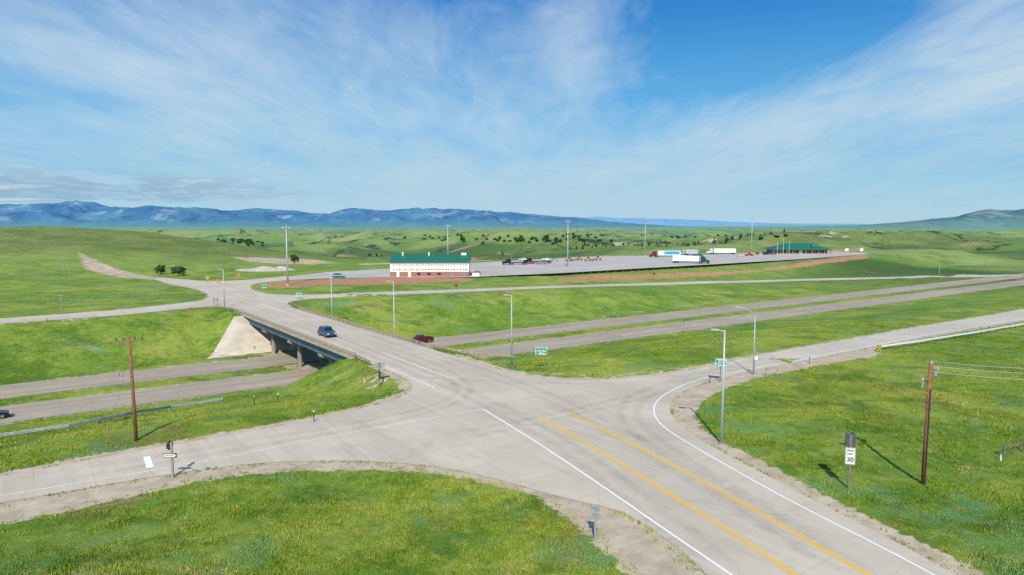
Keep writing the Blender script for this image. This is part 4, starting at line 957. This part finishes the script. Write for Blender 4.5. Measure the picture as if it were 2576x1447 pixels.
def bld2():
    l=q0(2018,638);e=thing("port_office_building","low brick building with a green hipped metal roof","building",(l[0],l[1],0),.04)
    w=19.5
    MB().box(-w,w,2,16,-.5,2.9).build("wall",BR,e)
    r=MB().frus(-w-2.8,w+2.8,-1,19,2.85,-8,8,8.5,9.5,7.2).build("roof",GR,e)
    MB().box(-w-2.85,w+2.85,-1.05,-1.0,2.6,2.9).build("fascia",GR,e)
    for x in (-12,-4,5,11): MB().cyl((x,6,4.5),(x,6,7.0 if abs(x)<6 else 6.4),.3,n=8).cyl((x,6,7),(x,6,7.3),.5,.2,8).build("roof_vent",mat("green_vent",(.01,.13,.07),.5),r)
    MB().frus(8,14,2,7,4.6,9,13,4,5,7.4).build("dormer",GR,r)
    for i in range(10):
        x=-w-1.5+i*(2*w+3)/9;MB().box(x-.25,x+.25,-.5,0,-.3,2.85).build("column",BR,e)
    for i in range(8): MB().box(-w+2+i*4.8,-w+4.4+i*4.8,1.93,1.99,.8,2.3).build("window",GLASS,e)
    MB().box(-1,1,1.92,1.985,0,2.2).build("door",WHT,e)
bld2()
for px,top in ((1955,609),(1970,598),(1985,606)):
    l=q0(px,639);h=up_h(l,top);e=thing("flagpole","slim white flagpole in front of the brick building","flagpole",l,0,"flagpoles by the brick building")
    MB().cyl((0,0,0),(0,0,h),.11,.06,8).build("pole",WHT,e);MB().cyl((0,0,h),(0,0,h+.3),.15,.05,8).build("finial",YEL,e)
for px in (2130,2167):
    l=q0(px,636);e=thing("message_board","small white electronic board on two posts","sign",l,0,"white boards at the lot exit")
    for x in (-.9,.9): MB().box(x-.08,x+.08,0,.15,0,2).build("post",GALV,e)
    MB().box(-1.2,1.2,-.1,.25,1.2,3.2).build("panel",WHT,e,.03)
def pile(px,py,w,h,label,mt):
    l=SH(px,py);e=thing("gravel_pile",label,"gravel pile",l,0,"heaps of earth and gravel")
    n=24;v=[]
    for i in range(n+1):
        for j in range(n+1):
            x=(i/n-.5)*2;y=(j/n-.5)*2;r=math.hypot(x,y);z=h*max(0,1-r)**.7*(1+.25*math.sin(5*x+2*y)+.2*math.sin(9*y+x*4))-.3
            v.append((x*w,y*w*.5,z))
    f=[(i*(n+1)+j,(i+1)*(n+1)+j,(i+1)*(n+1)+j+1,i*(n+1)+j+1) for i in range(n) for j in range(n)]
    m=MB();m.v=v;m.f=f;m.build("heap",mt,e,smooth=True)
PG=mat("pale_gravel",(.46,.41,.33),.95,0,.2,.8);RG=mat("red_earth",(.40,.25,.15),.95,0,.25,.8)
pile(655,681,13,1.9,"broad pale gravel stockpile by the lot",PG);pile(700,679,9,1.6,"broad pale gravel stockpile by the lot",PG);pile(768,664,6,1.8,"reddish earth heap by the gravel stockpile",RG);pile(783,663,5,1.6,"reddish earth heap by the gravel stockpile",RG)
# ------------------------------------------------------------------ trees
def leafmat(name,a,b_):
    m,nt,b=newmat(name);tc=nt.n('ShaderNodeTexCoord').outputs['Object']
    f=nt.noise(tc,.9,3,.6);g=nt.n('ShaderNodeAttribute',attribute_name='tint')
    c=nt.mix(nt.mr(f,.35,.65),a,b_);nt.l(nt.mix(1.0,c,g.outputs['Color'],'MULTIPLY'),b.inputs['Base Color']);b.inputs['Roughness'].default_value=.7;return m
LM=leafmat("broad_leaves",(.026,.062,.016),(.065,.125,.03));PM=leafmat("pine_needles",(.022,.050,.028),(.04,.08,.038));BARK=mat("bark",(.10,.07,.05),.95,0,.3,4)
def leafobj(name,P,N,size,mt,parent):
    n=len(P);a=RNG.normal(size=(n,3));a/=np.linalg.norm(a,axis=1)[:,None];b=np.cross(a,RNG.normal(size=(n,3)));b/=np.linalg.norm(b,axis=1)[:,None]
    s=size*RNG.uniform(.6,1.4,(n,1));V=np.stack([P-a*s,P+b*s*.7,P+a*s,P-b*s*.7],1).reshape(-1,3)
    o=np_mesh(name,V,np.arange(4*n).reshape(-1,4),mt);o.parent=parent
    t=np.repeat(np.clip(N,.4,1.7)[:,None]*np.ones((1,4)),4,axis=0);c=o.data.color_attributes.new('tint','FLOAT_COLOR','POINT');c.data.foreach_set('color',t.astype(np.float32).ravel());return o
def broad(loc,h,label,sd_):
    rg=np.random.default_rng(sd_);e=thing("tree",label,"tree",loc,0,"scattered trees on the prairie")
    t=MB().tube([(0,0,-.3),(.1,0,h*.2),(0,.1,h*.45),(.1,0,h*.8)],h*.035,8,h*.01);cs=[]
    for i in range(7):
        a=i*.9+rg.uniform(0,1);z=h*rg.uniform(.2,.5);q=(math.cos(a)*h*.3,math.sin(a)*h*.3,z+h*.2);t.tube([(0,0,z),q],h*.015,6,h*.006);cs.append(q)
    t.build("trunk",BARK,e)
    P=[];N=[]
    for i in range(28):
        if i<7:c=np.array(cs[i])
        else:
            a=rg.uniform(0,6.28);rr=h*.36*math.sqrt(rg.uniform(0,1));c=np.array([math.cos(a)*rr,math.sin(a)*rr,h*(.2+.65*rg.uniform(0,1)*(1-.5*rr/(h*.36)))])
        k=60;d=rg.normal(size=(k,3));d/=np.linalg.norm(d,axis=1)[:,None];P.append(c+d*h*.13*rg.uniform(.5,1.1,(k,1))*[1,1,.8]);N.append(np.full(k,rg.uniform(.6,1.5)))
    leafobj("crown",np.concatenate(P),np.concatenate(N),h*.045,LM,e);return e
def pine(loc,h,sd_):
    rg=np.random.default_rng(sd_);e=thing("pine_tree","dark green pine tree on the rocky ridge","tree",loc,0,"pine trees on the rocky ridge")
    MB().cyl((0,0,-.5),(0,0,h*.95),h*.03,h*.005,8).build("trunk",BARK,e);P=[];N=[]
    for i in range(18):
        z=h*(.12+.85*i/18)
        for j in range(6):
            a=rg.uniform(0,6.28);R_=h*.36*(1-i/21)*rg.uniform(.5,1.2);k=10;u=rg.uniform(.2,1,(k,1))
            P.append(np.array([math.cos(a),math.sin(a),-.15])*u*R_+[0,0,z]+rg.normal(size=(k,3))*h*.02);N.append(np.full(k,rg.uniform(.6,1.4)))
    leafobj("crown",np.concatenate(P),np.concatenate(N),h*.04,PM,e);return e
T1=broad(SH(403,691),4.9,"round leafy green tree at the hill foot",1);T2=broad(SH(450,694),5.2,"wide leafy green tree at the hill foot",2)
T2.scale=(1.3,1.15,1)
for px,py,s in ((930,645,1.0),(742,662,1.1),(948,645,.7),(960,645,.5)): clone(random.choice([T1,T2]),SH(px,py),random.uniform(0,6),s,"small leafy tree behind the lot")
nt_=0
for i in range(260):
    c_=random.random()
    if c_<.4: px=random.gauss(600,28);py=random.uniform(604,620)
    elif c_<.72: px=random.gauss(1330,90);py=random.gauss(606+.012*(px-1330),3.5)
    else: px=random.uniform(1000,2000);py=random.uniform(592,606)
    l=SH(px,py,460)
    if 540<l[1]<2600 and nt_<120:
        nt_+=1;clone(random.choice([T1,T2]),l,random.uniform(0,6),(random.uniform(1.0,1.9),1.2,random.uniform(.7,1.3)),"dark leafy tree in the far valley")
P1=pine(SH(1480,598,500),5,5);P2=pine(SH(1640,592,500),6,6)
for i in range(110):
    c_=[(150,18),(190,30),(260,25),(330,22),(120,40)][i%5];x=random.gauss(*c_);y=random.gauss(925,20)
    clone(random.choice([P1,P2]),(x,y,Hs(x,y)-.2),random.uniform(0,6),random.uniform(.5,1.1))
for i in range(10):
    l=SH(random.uniform(2200,2576),random.uniform(577,584))
    if l[1]<6000: clone(T1,l,random.uniform(0,6),random.uniform(.6,1.1),"dark leafy tree in the far valley")
# ------------------------------------------------------------------ sun + sky
EL=math.radians(40)
sl=bpy.data.lights.new("sun",'SUN');sl.energy=4.8;sl.angle=math.radians(.5);sl.color=(1,.95,.87)
so=bpy.data.objects.new("sun",sl);C.objects.link(so);so.rotation_euler=(math.radians(90)-EL,0,math.radians(-2))
w=bpy.data.worlds.new("World");bpy.context.scene.world=w;w.use_nodes=True;nt=NT(w.node_tree)
bg=w.node_tree.nodes['Background']
sk=nt.n('ShaderNodeTexSky',sky_type='NISHITA');sk.sun_disc=False;sk.sun_elevation=EL;sk.sun_rotation=math.radians(180);sk.air_density=1.0;sk.dust_density=.2;sk.ozone_density=2.5
d=nt.n('ShaderNodeTexCoord').outputs['Generated'];sep=nt.n('ShaderNodeSeparateXYZ');nt.l(d,sep.inputs[0]);x,y,z=sep.outputs
zz=nt.m('ADD',nt.m('MAXIMUM',z,0.0),.11)
cb=nt.n('ShaderNodeCombineXYZ');nt.l(nt.m('DIVIDE',x,zz),cb.inputs[0]);nt.l(nt.m('DIVIDE',y,zz),cb.inputs[1]);P_=cb.outputs[0]
def gau(cx,cz,sx,sz,rot=0):
    dx=nt.m('SUBTRACT',x,cx);dz=nt.m('SUBTRACT',z,cz)
    if rot:
        c_,s_2=math.cos(rot),math.sin(rot)
        dx,dz=nt.m('ADD',nt.m('MULTIPLY',dx,c_),nt.m('MULTIPLY',dz,s_2)),nt.m('SUBTRACT',nt.m('MULTIPLY',dz,c_),nt.m('MULTIPLY',dx,s_2))
    a=nt.m('DIVIDE',dx,sx);b=nt.m('DIVIDE',dz,sz);a=nt.m('MULTIPLY',a,a);b=nt.m('MULTIPLY',b,b)
    return nt.m('EXPONENT',nt.m('MULTIPLY',nt.m('ADD',a,b),-1.0))
n1=nt.noise(nt.mapv(P_,(1.15,.50,1),(0,0,.14)),1.0,10,.60,.5)
n2=nt.noise(nt.mapv(P_,(3.0,1.1,1),(0,0,-.10)),1.0,9,.64,1.3)
n3=nt.noise(nt.mapv(P_,(.42,.24,1),(0,0,.2)),1.0,3,.5,.3)
n0=nt.noise(nt.mapv(P_,(8,2.4,1),(0,0,.05)),1.0,7,.62,1.2)
cov=nt.m('ADD',nt.m('MULTIPLY',n1,.55),nt.m('ADD',nt.m('MULTIPLY',n2,.36),nt.m('MULTIPLY',n3,.18)))
cov=nt.m('ADD',cov,nt.m('MULTIPLY',nt.m('SUBTRACT',n0,.5),.10))
cov=nt.m('SUBTRACT',cov,nt.m('MULTIPLY',gau(.30,.265,.15,.075,.2),.22))
cov=nt.m('SUBTRACT',cov,nt.m('MULTIPLY',gau(.06,.340,.30,.030),.13))
cov=nt.m('SUBTRACT',cov,nt.m('MULTIPLY',gau(-.55,.30,.18,.05),.10))
cov=nt.m('ADD',cov,nt.m('MULTIPLY',gau(-.26,.15,.32,.12,-.25),.17))
cov=nt.m('ADD',cov,nt.m('MULTIPLY',gau(.09,.27,.05,.09),.12))
cov=nt.m('ADD',cov,nt.m('MULTIPLY',gau(.40,.13,.36,.06,.18),.19))
cov=nt.m('ADD',cov,nt.m('MULTIPLY',gau(.56,.27,.07,.09,.4),.20))
cov=nt.m('ADD',cov,nt.m('MULTIPLY',nt.mr(z,.14,.02),.08))
al=nt.mr(cov,.45,.84,0,.90,False)
cv=nt.n('ShaderNodeCombineXYZ');nt.l(x,cv.inputs[0]);nt.l(nt.m('MULTIPLY',z,6.0),cv.inputs[2])
n4=nt.noise(cv.outputs[0],9,9,.64,.2)
band=nt.m('MULTIPLY',nt.mr(z,.022,.034),nt.mr(z,.085,.050));band=nt.m('MULTIPLY',band,nt.mr(x,-.10,-.50))
cu=nt.m('MULTIPLY',nt.mr(nt.m('ADD',n4,nt.m('MULTIPLY',band,.12)),.50,.66),band)
bg.inputs['Strength'].default_value=.105
# clear-sky colour: the sky model, graded from pale haze at the horizon to deep blue overhead
ramp=nt.mix(nt.mr(z,.0,.14),(3.3,5.8,7.4),(1.1,4.3,7.6));ramp=nt.mix(nt.mr(z,.12,.34),ramp,(.05,1.9,5.9))
skc=nt.mix(.90,sk.outputs[0],ramp)
ccol=nt.mix(nt.mr(z,.02,.22),(4.5,6.3,7.4),(5.8,7.0,7.9))
c=nt.mix(al,skc,ccol)
c=nt.mix(nt.m('MULTIPLY',cu,.80),c,nt.mix(nt.mr(n4,.52,.70),(2.6,4.1,5.7),(6.2,7.0,7.7)))
nt.l(c,bg.inputs['Color'])
sc=bpy.context.scene;sc.view_settings.view_transform='Standard';sc.view_settings.look='None';sc.view_settings.exposure=0
